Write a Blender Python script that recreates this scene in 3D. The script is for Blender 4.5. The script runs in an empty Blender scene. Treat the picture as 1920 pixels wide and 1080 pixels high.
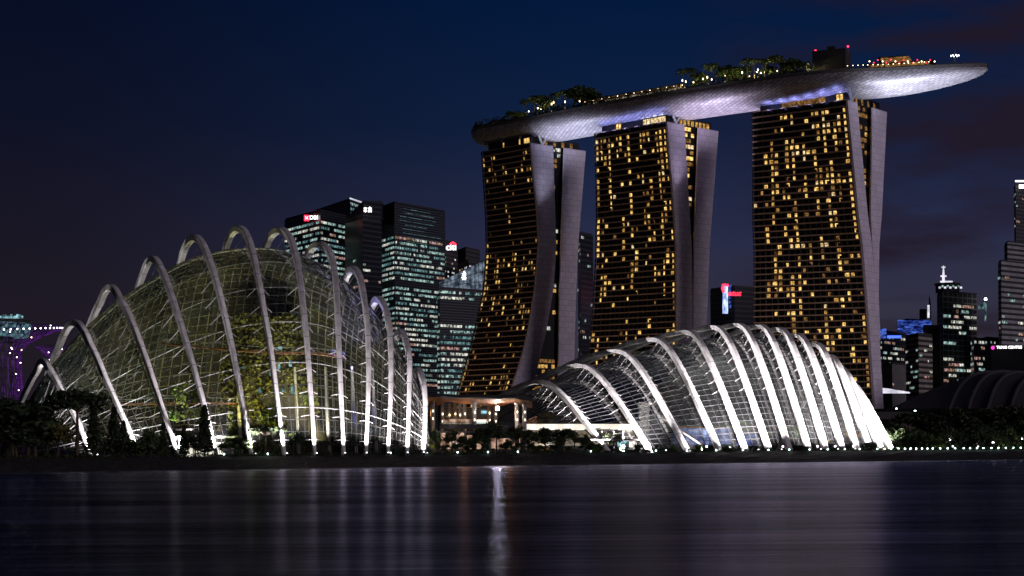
import bpy, math, random
from mathutils import Vector, Matrix
R = random.Random(7)
scn = bpy.context.scene
COL = scn.collection
PI = math.pi

# ------------------------------------------------------------------ camera
F = 3470.0            # focal length in photo pixels (1920 wide)
CX, CY = 960.0, 843.0 # where the level line of sight meets the photo
CZ = 4.2              # eye height above the water
ROLL = math.radians(0.42)
cam = bpy.data.objects.new('camera', bpy.data.cameras.new('camera'))
COL.objects.link(cam)
cam.data.sensor_width = 36.0
cam.data.lens = F / 1920.0 * 36.0
cam.data.shift_y = (CY - 540.0) / 1920.0
cam.data.clip_start = 0.5
cam.data.clip_end = 40000
cam.location = (0, 0, CZ)
cam.rotation_euler = (PI / 2, ROLL, 0)
scn.camera = cam

# ------------------------------------------------------------------ world (dusk sky)
world = bpy.data.worlds.new("World")
scn.world = world
world.use_nodes = True
nt = world.node_tree
nt.nodes.clear()
def N(tree, t, **kw):
    n = tree.nodes.new(t)
    for k, v in kw.items():
        setattr(n, k, v)
    return n
def math_node(tree, op, a, b=None, clamp=False):
    n = tree.nodes.new('ShaderNodeMath'); n.operation = op; n.use_clamp = clamp
    for i, v in enumerate((a, b)):
        if v is None: continue
        if hasattr(v, 'is_linked'): tree.links.new(v, n.inputs[i])
        else: n.inputs[i].default_value = v
    return n.outputs[0]
def ramp_node(tree, fac, stops):
    n = tree.nodes.new('ShaderNodeValToRGB')
    el = n.color_ramp.elements
    while len(el) < len(stops): el.new(0.5)
    for e, (p, c) in zip(el, stops):
        e.position = p
        e.color = (c[0], c[1], c[2], 1) if not isinstance(c, float) else (c, c, c, 1)
    if fac is not None: tree.links.new(fac, n.inputs[0])
    return n.outputs[0]
def mix_node(tree, fac, a, b, mode='MIX'):
    n = tree.nodes.new('ShaderNodeMix'); n.data_type = 'RGBA'; n.blend_type = mode
    for sock, v in ((n.inputs[0], fac), (n.inputs[6], a), (n.inputs[7], b)):
        if hasattr(v, 'is_linked'): tree.links.new(v, sock)
        elif isinstance(v, (tuple, list)): sock.default_value = (v[0], v[1], v[2], 1)
        else: sock.default_value = v
    return n.outputs[2]
tc = N(nt, 'ShaderNodeTexCoord')
sep = N(nt, 'ShaderNodeSeparateXYZ'); nt.links.new(tc.outputs['Generated'], sep.inputs[0])
elev = math_node(nt, 'MULTIPLY', sep.outputs[2], 4.0, True)
az = math_node(nt, 'DIVIDE', sep.outputs[0], math_node(nt, 'MAXIMUM', math_node(nt, 'ABSOLUTE', sep.outputs[1]), 0.05))
azf = math_node(nt, 'MULTIPLY_ADD', az, 1.7, True)
azf.node.inputs[2].default_value = 0.48
east = ramp_node(nt, elev, [(0.0, (.042, .035, .052)), (.22, (.037, .034, .053)), (.45, (.021, .025, .062)), (.68, (.0050, .0145, .050)), (.95, (.0008, .0098, .046))])
west = ramp_node(nt, elev, [(0.0, (.0165, .0105, .0150)), (.35, (.012, .0095, .017)), (.7, (.0045, .006, .0185)), (.95, (.002, .0045, .018))])
azs = ramp_node(nt, azf, [(0.0, (0., 0., 0.)), (.62, (1., 1., 1.))])
azs.node.color_ramp.interpolation = 'EASE'
skyc = mix_node(nt, azs, west, east)
mp = N(nt, 'ShaderNodeMapping'); nt.links.new(tc.outputs['Generated'], mp.inputs[0])
mp.inputs['Scale'].default_value = (4.2, 4.2, 19.0); mp.inputs['Rotation'].default_value = (0, 0.10, 0)
cn = N(nt, 'ShaderNodeTexNoise'); nt.links.new(mp.outputs[0], cn.inputs[0])
cn.inputs['Scale'].default_value = 1.5; cn.inputs['Detail'].default_value = 5.0; cn.inputs['Roughness'].default_value = .55
cl = ramp_node(nt, cn.outputs[0], [(.40, 0.0), (.60, 1.0)])
cmask = ramp_node(nt, azf, [(.64, 0.0), (.82, 1.0)])
cfac = math_node(nt, 'MULTIPLY', math_node(nt, 'MULTIPLY', cl, cmask), .88)
skyc = mix_node(nt, cfac, skyc, (.0155, .0092, .0170))
backf = ramp_node(nt, math_node(nt, 'MULTIPLY_ADD', sep.outputs[1], .5), [(.32, .75), (.85, 1.0)])
backf.node.inputs[0].links[0].from_node.inputs[2].default_value = .5
skyc = mix_node(nt, 1.0, skyc, backf, 'MULTIPLY')
zen = ramp_node(nt, sep.outputs[2], [(.25, 1.0), (.55, .25)])
skyc = mix_node(nt, 1.0, skyc, zen, 'MULTIPLY')
sky = N(nt, 'ShaderNodeTexSky', sky_type='NISHITA')
sky.sun_disc = False
sky.sun_elevation = math.radians(-5.0)
sky.sun_rotation = math.radians(-122)
bg1 = N(nt, 'ShaderNodeBackground'); nt.links.new(sky.outputs[0], bg1.inputs[0]); bg1.inputs[1].default_value = 0.02
bg2 = N(nt, 'ShaderNodeBackground'); nt.links.new(skyc, bg2.inputs[0]); bg2.inputs[1].default_value = 1.0
add = N(nt, 'ShaderNodeAddShader'); nt.links.new(bg1.outputs[0], add.inputs[0]); nt.links.new(bg2.outputs[0], add.inputs[1])
wo = N(nt, 'ShaderNodeOutputWorld'); nt.links.new(add.outputs[0], wo.inputs[0])

# the last glow of the city and sky, one broad weak sun from the right and front
sun = bpy.data.objects.new('sun', bpy.data.lights.new('sun', 'SUN'))
COL.objects.link(sun)
sun.data.energy = 0.58
sun.data.angle = math.radians(25)
sun.data.color = (1.0, .86, 1.0)
sd = Vector((0.80, -0.53, 0.22)).normalized()
sun.rotation_euler = (-sd).to_track_quat('-Z', 'Y').to_euler()

vs = scn.view_settings
vs.view_transform = 'Standard'; vs.look = 'None'; vs.exposure = 0.0; vs.gamma = 1.0
vs.use_curve_mapping = False
scn.render.engine = 'CYCLES'
cy = scn.cycles
cy.use_denoising = True
try: cy.denoiser = 'OPENIMAGEDENOISE'
except Exception: pass
cy.max_bounces = 7; cy.diffuse_bounces = 2; cy.glossy_bounces = 3; cy.transmission_bounces = 4; cy.transparent_max_bounces = 28
cy.caustics_reflective = False; cy.caustics_refractive = False
cy.sample_clamp_indirect = 4.0
cy.use_adaptive_sampling = True; cy.adaptive_threshold = 0.015

# ------------------------------------------------------------------ pixel -> place helpers
_c, _s = math.cos(ROLL), math.sin(ROLL)
def unroll(px, py):
    dx, dy = px - CX, CY - py
    return dx * _c + dy * _s, -dx * _s + dy * _c
def P(px, py, D):
    X, Y = unroll(px, py)
    return Vector((X / F * D, D, CZ + Y / F * D))
def XY(px, D, py=835):
    v = P(px, py, D)
    return Vector((v.x, v.y, 0))
def proj(p):
    X, Y = p.x / p.y * F, (p.z - CZ) / p.y * F
    dx, dy = X * _c - Y * _s, X * _s + Y * _c
    return CX + dx, CY - dy
def lerp(a, b, t): return a + (b - a) * t
def interp(tab, x):
    if x <= tab[0][0]: return tab[0][1]
    for (x0, y0), (x1, y1) in zip(tab, tab[1:]):
        if x <= x1: return y0 + (y1 - y0) * (x - x0) / (x1 - x0)
    return tab[-1][1]
def catmull(pts, t):
    n = len(pts); i = max(0, min(n - 2, int(math.floor(t)))); f = t - i
    p1, p2 = pts[i], pts[i + 1]
    p0 = pts[i - 1] if i > 0 else p1 * 2 - p2
    p3 = pts[i + 2] if i + 2 < n else p2 * 2 - p1
    return 0.5 * ((2 * p1) + (p2 - p0) * f + (2 * p0 - 5 * p1 + 4 * p2 - p3) * f * f + (3 * p1 - p0 - 3 * p2 + p3) * f ** 3)

# ------------------------------------------------------------------ materials
MATS = {}
def pmat(name, col, rough=.6, metal=0.0, var=0.25, scale=.5, bump=0.0, spec=.5, coords='Object', stretch=None):
    m = bpy.data.materials.new(name); m.use_nodes = True
    t = m.node_tree; b = t.nodes['Principled BSDF']
    b.inputs['Roughness'].default_value = rough; b.inputs['Metallic'].default_value = metal
    b.inputs['Specular IOR Level'].default_value = spec
    c = N(t, 'ShaderNodeTexCoord'); no = N(t, 'ShaderNodeTexNoise')
    src = c.outputs[coords]
    if stretch:
        mp = N(t, 'ShaderNodeMapping'); mp.inputs['Scale'].default_value = stretch
        t.links.new(src, mp.inputs[0]); src = mp.outputs[0]
    t.links.new(src, no.inputs[0])
    no.inputs['Scale'].default_value = scale; no.inputs['Detail'].default_value = 4
    lo = [x * (1 - var) for x in col]; hi = [min(1, x * (1 + var)) for x in col]
    t.links.new(ramp_node(t, no.outputs[0], [(.3, lo), (.7, hi)]), b.inputs['Base Color'])
    if bump:
        bn = N(t, 'ShaderNodeBump'); bn.inputs['Strength'].default_value = bump; bn.inputs['Distance'].default_value = .3
        t.links.new(no.outputs[0], bn.inputs['Height']); t.links.new(bn.outputs[0], b.inputs['Normal'])
    MATS[name] = m
    return m
def glow(name, colA, colB, strength, scale=.6, lo=.15, sample=False, contrast=(.35, .68), stretch=(1, 1, 1)):
    m = bpy.data.materials.new(name); m.use_nodes = True
    t = m.node_tree; t.nodes.clear()
    c = N(t, 'ShaderNodeTexCoord'); mp = N(t, 'ShaderNodeMapping'); no = N(t, 'ShaderNodeTexNoise')
    mp.inputs['Scale'].default_value = stretch
    t.links.new(c.outputs['Object'], mp.inputs[0]); t.links.new(mp.outputs[0], no.inputs[0])
    no.inputs['Scale'].default_value = scale; no.inputs['Detail'].default_value = 2.5
    f = ramp_node(t, no.outputs[0], [(contrast[0], lo), (contrast[1], 1.0)])
    e = N(t, 'ShaderNodeEmission')
    t.links.new(mix_node(t, f, colA, colB), e.inputs[0])
    t.links.new(math_node(t, 'MULTIPLY', f, strength), e.inputs[1])
    o = N(t, 'ShaderNodeOutputMaterial'); t.links.new(e.outputs[0], o.inputs[0])
    m.cycles.emission_sampling = 'AUTO' if sample else 'NONE'
    MATS[name] = m
    return m
def skin(name, base, line, pitch, frac, rough=.35, vpitch=0.0, metal=0.0, spec=.5):
    """facade skin: storey bands in height and, if asked, mullion lines along the wall"""
    m = pmat(name, base, rough, metal, .2, .15, spec=spec)
    t = m.node_tree; b = t.nodes['Principled BSDF']
    old = b.inputs['Base Color'].links[0].from_socket
    c = N(t, 'ShaderNodeTexCoord'); s = N(t, 'ShaderNodeSeparateXYZ'); t.links.new(c.outputs['Object'], s.inputs[0])
    md = math_node(t, 'LESS_THAN', math_node(t, 'FRACT', math_node(t, 'DIVIDE', s.outputs[2], pitch)), frac)
    if vpitch:
        h = math_node(t, 'ADD', s.outputs[0], s.outputs[1])
        md = math_node(t, 'MAXIMUM', md, math_node(t, 'LESS_THAN', math_node(t, 'FRACT', math_node(t, 'DIVIDE', h, vpitch)), .14))
    t.links.new(mix_node(t, md, old, line), b.inputs['Base Color'])
    return m
pmat('white_paint', (.72, .70, .70), .5, 0, .08, .3)
pmat('rib_steel', (.70, .68, .68), .42, 0, .12, .5)
pmat('steel_grey', (.42, .42, .42), .45, .3, .15, .6)
pmat('mullion_grey', (.055, .055, .05), .5, .2, .15, .6)
pmat('mullion_grey_rear', (.15, .14, .11), .5, .1, .15, .6)  # same bars as in front, paler to paint them lit from inside
pmat('mullion_dark_rear', (.13, .13, .13), .5, .1, .15, .6)  # rear copy, its lit look put into the paler colour
pmat('mullion_dark', (.042, .042, .045), .5, .2, .15, .6)
pmat('dark_metal', (.05, .05, .055), .5, .3)
pmat('dark_stone', (.014, .013, .012), .9, 0, .5, .8, .8)
pmat('soil_grass', (.02, .03, .012), .95, 0, .5, .3, .5)
pmat('leaf_dark', (.035, .055, .018), .75, 0, .55, .8)
pmat('leaf_mid', (.06, .10, .03), .7, 0, .55, .8)
pmat('leaf_yellow', (.16, .19, .03), .7, 0, .5, .9)
pmat('leaf_olive', (.12, .115, .028), .75, 0, .6, .7)
pmat('bark', (.07, .05, .035), .9, 0, .4, 2.0, .6)
pmat('timber', (.20, .09, .045), .7, 0, .3, .6, 0, stretch=(6, .3, 1))
pmat('concrete', (.34, .32, .31), .8, 0, .15, .3)
pmat('concrete_dark', (.14, .135, .135), .85, 0, .2, .3)
pmat('roof_dark', (.035, .034, .036), .7, 0, .2, .3)
pmat('matte_black', (.008, .008, .01), .9, spec=.1)
pmat('rock_face', (.05, .042, .026), .9, 0, .5, .6, .8)
pmat('shell_grey', (.055, .052, .056), .8, 0, .1, .2, spec=.3)
pmat('balcony_brown', (.62, .44, .31), .8, 0, .2, .25)
pmat('fin_dark', (.05, .04, .033), .8)
pmat('hotel_glass', (.012, .011, .012), .22, 0, .3, .2)
pmat('room_glass', (.02, .02, .022), .3, 0, .3, .2)
m = MATS['rib_steel']; t = m.node_tree; b = t.nodes['Principled BSDF']; old = b.inputs['Base Color'].links[0].from_socket
uvn = N(t, 'ShaderNodeUVMap'); sx0 = N(t, 'ShaderNodeSeparateXYZ'); t.links.new(uvn.outputs[0], sx0.inputs[0])
jt = math_node(t, 'LESS_THAN', math_node(t, 'FRACT', math_node(t, 'DIVIDE', sx0.outputs[0], 6.5)), .035)
no = N(t, 'ShaderNodeTexNoise'); mp = N(t, 'ShaderNodeMapping'); mp.inputs['Scale'].default_value = (.25, 2.2, 1); t.links.new(uvn.outputs[0], mp.inputs[0]); t.links.new(mp.outputs[0], no.inputs[0]); no.inputs['Scale'].default_value = 1.0; no.inputs['Detail'].default_value = 5
dirt = mix_node(t, 1.0, old, ramp_node(t, no.outputs[0], [(.32, (.62, .60, .58)), (.62, (1., 1., 1.))]), 'MULTIPLY')
t.links.new(mix_node(t, jt, dirt, (.25, .24, .24)), b.inputs['Base Color'])
# end wall: pale panels with thin joints
m = pmat('end_panel', (.82, .74, .86), .6, 0, .09, .12)
t = m.node_tree; b = t.nodes['Principled BSDF']; old = b.inputs['Base Color'].links[0].from_socket
uvn = N(t, 'ShaderNodeUVMap'); br = N(t, 'ShaderNodeTexBrick'); t.links.new(uvn.outputs[0], br.inputs[0])
br.inputs['Scale'].default_value = 1.0; br.inputs['Brick Width'].default_value = 5.0; br.inputs['Row Height'].default_value = 3.3
br.inputs['Mortar Size'].default_value = .07; br.inputs['Mortar Smooth'].default_value = .3
br.inputs['Color1'].default_value = (1, 1, 1, 1); br.inputs['Color2'].default_value = (.88, .88, .88, 1); br.inputs['Mortar'].default_value = (.25, .23, .25, 1)
t.links.new(mix_node(t, 1.0, old, br.outputs[0], 'MULTIPLY'), b.inputs['Base Color'])
# hull of the rooftop deck: pale diamond shingles with open dark joints
m = pmat('hull_panel', (.62, .60, .64), .45, .1, .12, .25)
t = m.node_tree; b = t.nodes['Principled BSDF']; old = b.inputs['Base Color'].links[0].from_socket
uvn = N(t, 'ShaderNodeUVMap'); br = N(t, 'ShaderNodeTexBrick'); mp = N(t, 'ShaderNodeMapping')
mp.inputs['Rotation'].default_value = (0, 0, .5); t.links.new(uvn.outputs[0], mp.inputs[0]); t.links.new(mp.outputs[0], br.inputs[0])
br.inputs['Scale'].default_value = 1.0; br.inputs['Brick Width'].default_value = 3.6; br.inputs['Row Height'].default_value = 1.8
br.inputs['Mortar Size'].default_value = .26; br.inputs['Mortar Smooth'].default_value = .5; br.inputs['Color1'].default_value = (1, 1, 1, 1)
br.inputs['Color2'].default_value = (.66, .66, .66, 1); br.inputs['Mortar'].default_value = (.34, .34, .38, 1)
t.links.new(mix_node(t, 1.0, old, br.outputs[0], 'MULTIPLY'), b.inputs['Base Color'])
# dome glass: mostly see-through, some mirror, a little dust that catches the uplights
def glassmat(name, tint, clear, mirror, rough=.03):
    m = bpy.data.materials.new(name); m.use_nodes = True
    t = m.node_tree; t.nodes.clear()
    tr = N(t, 'ShaderNodeBsdfTransparent'); tr.inputs[0].default_value = (*tint, 1)
    gl = N(t, 'ShaderNodeBsdfGlossy'); gl.inputs[0].default_value = (.8, .8, .8, 1); gl.inputs['Roughness'].default_value = rough
    df = N(t, 'ShaderNodeBsdfDiffuse'); df.inputs[0].default_value = (.15, .155, .15, 1)
    uvn = N(t, 'ShaderNodeTexCoord'); no = N(t, 'ShaderNodeTexNoise'); t.links.new(uvn.outputs['Object'], no.inputs[0])
    no.inputs['Scale'].default_value = .35
    bn = N(t, 'ShaderNodeBump'); bn.inputs['Strength'].default_value = .12; bn.inputs['Distance'].default_value = .4
    t.links.new(no.outputs[0], bn.inputs['Height']); t.links.new(bn.outputs[0], gl.inputs['Normal'])
    lw = N(t, 'ShaderNodeLayerWeight'); lw.inputs[0].default_value = .25
    f = math_node(t, 'MULTIPLY_ADD', lw.outputs['Fresnel'], .6, True); f.node.inputs[2].default_value = mirror
    m1 = N(t, 'ShaderNodeMixShader'); m1.inputs[0].default_value = 1 - clear
    t.links.new(tr.outputs[0], m1.inputs[1]); t.links.new(df.outputs[0], m1.inputs[2])
    m2 = N(t, 'ShaderNodeMixShader'); t.links.new(f, m2.inputs[0])
    t.links.new(m1.outputs[0], m2.inputs[1]); t.links.new(gl.outputs[0], m2.inputs[2])
    o = N(t, 'ShaderNodeOutputMaterial'); t.links.new(m2.outputs[0], o.inputs[0])
    MATS[name] = m
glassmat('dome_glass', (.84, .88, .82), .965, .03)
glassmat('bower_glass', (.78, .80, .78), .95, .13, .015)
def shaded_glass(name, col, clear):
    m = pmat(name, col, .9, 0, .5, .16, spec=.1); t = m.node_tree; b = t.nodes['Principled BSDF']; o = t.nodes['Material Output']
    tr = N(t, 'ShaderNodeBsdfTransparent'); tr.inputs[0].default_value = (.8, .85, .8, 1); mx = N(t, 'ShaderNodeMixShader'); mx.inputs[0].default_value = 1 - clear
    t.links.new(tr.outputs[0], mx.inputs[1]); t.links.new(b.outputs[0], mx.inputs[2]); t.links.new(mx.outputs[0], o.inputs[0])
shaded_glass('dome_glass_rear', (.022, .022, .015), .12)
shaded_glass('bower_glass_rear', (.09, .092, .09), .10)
glassmat('rail_glass', (.8, .9, .9), .93, .10)
# lit things
glow('room_gold', (1.0, .50, .07), (1.0, .70, .24), 1.7, .8, .25, sample=True)
glow('room_amber', (.9, .40, .06), (1.0, .60, .18), .95, .8, .2, sample=True)
glow('room_cream', (1.0, .60, .22), (1.0, .82, .48), 1.5, .8, .2, sample=True)
glow('room_dim', (.5, .22, .06), (.8, .42, .13), .5, .6, .15)
glow('office_cool', (.30, .50, .48), (.62, .92, .84), .85, .55, .06, contrast=(.38, .66), stretch=(1, 1, .6))
glow('office_teal', (.16, .36, .40), (.40, .75, .76), .5, .55, .08, contrast=(.38, .66), stretch=(1, 1, .6))
glow('office_white', (.6, .68, .6), (1, .98, .86), 1.0, .6, .06, contrast=(.38, .66), stretch=(1, 1, .6))
glow('office_warm', (.9, .55, .2), (1, .6, .68), .6, .6, .06, contrast=(.38, .66), stretch=(1, 1, .6))
glow('lamp_white', (.9, .95, 1), (1, 1, 1), 8, .1, 1.0)
glow('lamp_warm', (1, .72, .36), (1, .8, .5), 7, .1, 1.0)
glow('lamp_pink', (1, .8, .9), (1, .85, 1), 8, .1, 1.0)
glow('lamp_cool', (.65, .95, .95), (.7, .96, .95), 13, .1, 1.0, sample=True)
glow('lamp_red', (1, .02, .06), (1, .03, .08), 4.0, .1, 1.0)
glow('lamp_star', (1, 1, .97), (1, .97, 1), 340, .1, 1.0, sample=True)
glow('sign_white', (.9, .97, 1), (1, 1, 1), 2.6, .1, 1.0)
glow('sign_red', (1, .012, .03), (1, .015, .035), 7.0, .1, 1.0, sample=True)
glow('sign_blue', (.05, .12, 1), (.08, .18, 1), 1.6, .1, 1.0)
glow('sign_magenta', (.9, .05, .5), (.9, .05, .5), 1.6, .1, 1.0)
glow('screen_blue', (.10, .22, .9), (.6, .72, 1), 1.9, .35, .25, stretch=(1, 1, .5))
glow('cladding_blue', (.01, .03, .45), (.12, .25, 1), .75, .35, .10, stretch=(.5, 1, 1.6))
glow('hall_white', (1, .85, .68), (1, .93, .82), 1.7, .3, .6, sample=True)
glow('hall_cream', (.8, .58, .36), (1, .85, .6), .75, .25, .3)  # hall and shelter walls glow, painting lamplight onto them
glow('hall_pink', (.75, .40, .26), (1, .66, .48), .9, .45, .12)  # pavilion walls and counter glow in place of warm lamplight
glow('hall_blue', (.08, .14, .75), (.5, .6, 1), .9, .3, .25)
glow('purple_steel_glow', (.25, .02, .62), (.50, .12, 1), .20, .5, .25)  # branches and rings glow in place of purple light on the steel
glow('violet_wash', (.05, .006, .14), (.20, .03, .42), .18, .25, .1)
glow('gallery_cyan', (.10, .25, .32), (.45, .85, .95), 1.0, .5, .08)
glow('roof_lattice', (.16, .24, .36), (.60, .75, .95), .42, .2, .2)
glow('bar_glass', (.03, .08, .12), (.35, .7, .8), .5, .9, .05)
glow('streak_white', (.72, .70, .9), (.9, .88, 1), 1.1, .2, .6)
glow('deck_blue', (.35, .45, 1), (.8, .85, 1), 2.0, .6, .2)
skin('office_dark', (.012, .014, .018), (.05, .055, .065), 4.0, .30)
skin('office_louvre', (.012, .014, .018), (.10, .11, .13), 2.0, .35)
skin('office_grey', (.07, .065, .075), (.025, .025, .03), 4.0, .45, .7)
skin('office_beige', (.30, .25, .22), (.02, .02, .022), 4.0, .48, .8)
skin('office_pale', (.32, .32, .34), (.03, .03, .035), 4.0, .45, .8)
skin('office_frame', (.014, .016, .02), (.30, .28, .29), 4.2, .22, .6, 9.0)

# ------------------------------------------------------------------ mesh builder and object helpers
ORG = {}
class MB:
    def __init__(self): self.v = []; self.f = []; self.mi = []; self.uv = {}
    def q(self, *pts, mi=0, uv=None):
        n = len(self.v); self.v += [Vector(p) for p in pts]
        self.f.append(tuple(range(n, n + len(pts)))); self.mi.append(mi)
        if uv: self.uv[len(self.f) - 1] = uv
    def hexa(self, lo, hi, mi=0):
        n = len(self.v); self.v += [Vector(p) for p in lo] + [Vector(p) for p in hi]
        for f in ((3, 2, 1, 0), (4, 5, 6, 7), (0, 1, 5, 4), (1, 2, 6, 5), (2, 3, 7, 6), (3, 0, 4, 7)):
            self.f.append(tuple(n + i for i in f)); self.mi.append(mi)
    def box(self, c, sx, sy, sz, rz=0.0, mi=0):
        c = Vector(c); ex = Vector((math.cos(rz), math.sin(rz), 0)) * sx / 2; ey = Vector((-math.sin(rz), math.cos(rz), 0)) * sy / 2
        b = [c - ex - ey, c + ex - ey, c + ex + ey, c - ex + ey]; up = Vector((0, 0, sz))
        self.hexa(b, [p + up for p in b], mi)
    def prism(self, foot, z0, z1, mi=0):
        n = len(self.v); k = len(foot)
        self.v += [Vector((p[0], p[1], z0)) for p in foot] + [Vector((p[0], p[1], z1)) for p in foot]
        self.f.append(tuple(n + i for i in range(k - 1, -1, -1))); self.f.append(tuple(n + k + i for i in range(k)))
        for i in range(k):
            j = (i + 1) % k; self.f.append((n + i, n + j, n + k + j, n + k + i))
        self.mi += [mi] * (k + 2)
    def tube(self, pts, r, sides=5, mi=0, caps=True):
        pts = [Vector(p) for p in pts]; k = len(pts); n0 = len(self.v)
        for i, p in enumerate(pts):
            t = (pts[min(i + 1, k - 1)] - pts[max(i - 1, 0)])
            if t.length < 1e-6: t = Vector((0, 0, 1))
            t.normalize()
            a = t.cross(Vector((0, 0, 1)) if abs(t.z) < .95 else Vector((1, 0, 0))).normalized(); bb = t.cross(a)
            rr = r[i] if isinstance(r, (list, tuple)) else r
            for s in range(sides):
                an = 2 * PI * s / sides + .4
                self.v.append(p + a * math.cos(an) * rr + bb * math.sin(an) * rr)
        for i in range(k - 1):
            for s in range(sides):
                s2 = (s + 1) % sides
                self.f.append((n0 + i * sides + s, n0 + i * sides + s2, n0 + (i + 1) * sides + s2, n0 + (i + 1) * sides + s)); self.mi.append(mi)
        if caps:
            self.f.append(tuple(n0 + s for s in range(sides - 1, -1, -1))); self.f.append(tuple(n0 + (k - 1) * sides + s for s in range(sides))); self.mi += [mi, mi]
    def ball(self, c, r, n=8, mi=0, sz=1.0):
        c = Vector(c); base = len(self.v); rows = max(4, n // 2 + 1)
        for i in range(rows + 1):
            th = PI * i / rows
            for j in range(n):
                ph = 2 * PI * j / n
                self.v.append(c + Vector((r * math.sin(th) * math.cos(ph), r * math.sin(th) * math.sin(ph), r * sz * math.cos(th))))
        for i in range(rows):
            for j in range(n):
                j2 = (j + 1) % n
                self.f.append((base + i * n + j, base + (i + 1) * n + j, base + (i + 1) * n + j2, base + i * n + j2)); self.mi.append(mi)
    def grid(self, rows, mi=0, uvf=None, close=False):
        n0 = len(self.v); a = len(rows); b = len(rows[0])
        for r in rows: self.v += [Vector(p) for p in r]
        for i in range(a - 1):
            for j in range(b if close else b - 1):
                j2 = (j + 1) % b
                self.f.append((n0 + i * b + j, n0 + i * b + j2, n0 + (i + 1) * b + j2, n0 + (i + 1) * b + j)); self.mi.append(mi)
                if uvf: self.uv[len(self.f) - 1] = [uvf(i, j), uvf(i, j + 1), uvf(i + 1, j + 1), uvf(i + 1, j)]
    def build(self, name, mat, parent=None, smooth=False):
        me = bpy.data.meshes.new(name)
        o = Vector((0, 0, 0))
        if parent is not None: o = ORG.get(parent.name, o)
        me.from_pydata([tuple(p - o) for p in self.v], [], self.f)
        mats = mat if isinstance(mat, (list, tuple)) else [mat]
        for mm in mats: me.materials.append(MATS[mm])
        if len(mats) > 1: me.polygons.foreach_set('material_index', self.mi)
        if self.uv:
            ul = me.uv_layers.new(name='UVMap')
            for p in me.polygons:
                u = self.uv.get(p.index)
                if u:
                    for li, c in zip(p.loop_indices, u): ul.data[li].uv = c
        if smooth: me.polygons.foreach_set('use_smooth', [True] * len(me.polygons))
        me.update()
        ob = bpy.data.objects.new(name, me); COL.objects.link(ob)
        if parent is not None:
            ob.parent = parent; ORG[ob.name] = o
        return ob
def tag(o, label, cat, group=None):
    o['label'] = label; o['category'] = cat
    o['kind'] = 'thing'
    if group: o['group'] = group
    return o
def kind(o, k): o['kind'] = k; return o
def thing(name, label, cat, loc, group=None):
    o = bpy.data.objects.new(name, None); COL.objects.link(o)
    o.empty_display_size = 1; o.location = loc; ORG[o.name] = Vector(loc)
    return tag(o, label, cat, group)
def dup(root, loc, label, group=None, scale=None, rz=0.0):
    r = root.copy(); COL.objects.link(r); r.location = loc
    r.rotation_euler = (0, 0, rz)
    if scale is not None: r.scale = scale
    r['label'] = label
    if group: r['group'] = group
    for ch in list(root.children):
        c = ch.copy(); COL.objects.link(c); c.parent = r
        for g in ch.children:
            d = g.copy(); COL.objects.link(d); d.parent = c
    return r
def spot(name, loc, target, power, size_deg, col=(1, 1, 1), blend=.6, radius=.4, parent=None):
    l = bpy.data.lights.new(name, 'SPOT'); l.energy = power; l.color = col
    l.spot_size = math.radians(size_deg); l.spot_blend = blend; l.shadow_soft_size = radius
    o = bpy.data.objects.new(name, l); COL.objects.link(o)
    loc = Vector(loc); o.rotation_euler = (Vector(target) - loc).to_track_quat('-Z', 'Y').to_euler()
    o.location = loc
    if parent is not None:
        o.parent = parent; o.location = loc - ORG.get(parent.name, Vector((0, 0, 0)))
    return o
def point(name, loc, power, col=(1, 1, 1), radius=.4, parent=None):
    l = bpy.data.lights.new(name, 'POINT'); l.energy = power; l.color = col; l.shadow_soft_size = radius
    o = bpy.data.objects.new(name, l); COL.objects.link(o); o.location = loc
    if parent is not None:
        o.parent = parent; o.location = Vector(loc) - ORG.get(parent.name, Vector((0, 0, 0)))
    return o
def lettering(txt, size, origin, ex, mat, parent, name='lettering', bold=.0, shear=0.0):
    c = bpy.data.curves.new(name, 'FONT'); c.body = txt; c.size = size; c.extrude = .15; c.offset = bold; c.shear = shear
    c.align_x = 'LEFT'; c.align_y = 'BOTTOM'
    c.materials.append(MATS[mat])
    o0 = bpy.data.objects.new(name + '_curve', c); COL.objects.link(o0)
    bpy.context.view_layer.update()
    me = bpy.data.meshes.new_from_object(o0.evaluated_get(bpy.context.evaluated_depsgraph_get()))
    bpy.data.objects.remove(o0); bpy.data.curves.remove(c)
    if not me.materials: me.materials.append(MATS[mat])
    o = bpy.data.objects.new(name, me); COL.objects.link(o)
    ex = Vector(ex).normalized(); up = Vector((0, 0, 1)); nn = ex.cross(up)
    M = Matrix((ex, up, nn)).transposed().to_4x4()
    M.translation = Vector(origin) - ORG.get(parent.name, Vector((0, 0, 0)))
    o.parent = parent; o.matrix_local = M
    return o
ORD = ['first', 'second', 'third', 'fourth', 'fifth', 'sixth', 'seventh', 'eighth', 'ninth', 'tenth', 'eleventh', 'twelfth', 'thirteenth', 'fourteenth', 'fifteenth', 'sixteenth', 'seventeenth', 'eighteenth', 'nineteenth', 'twentieth', 'twenty-first', 'twenty-second', 'twenty-third', 'twenty-fourth', 'twenty-fifth', 'twenty-sixth', 'twenty-seventh', 'twenty-eighth']

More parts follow.
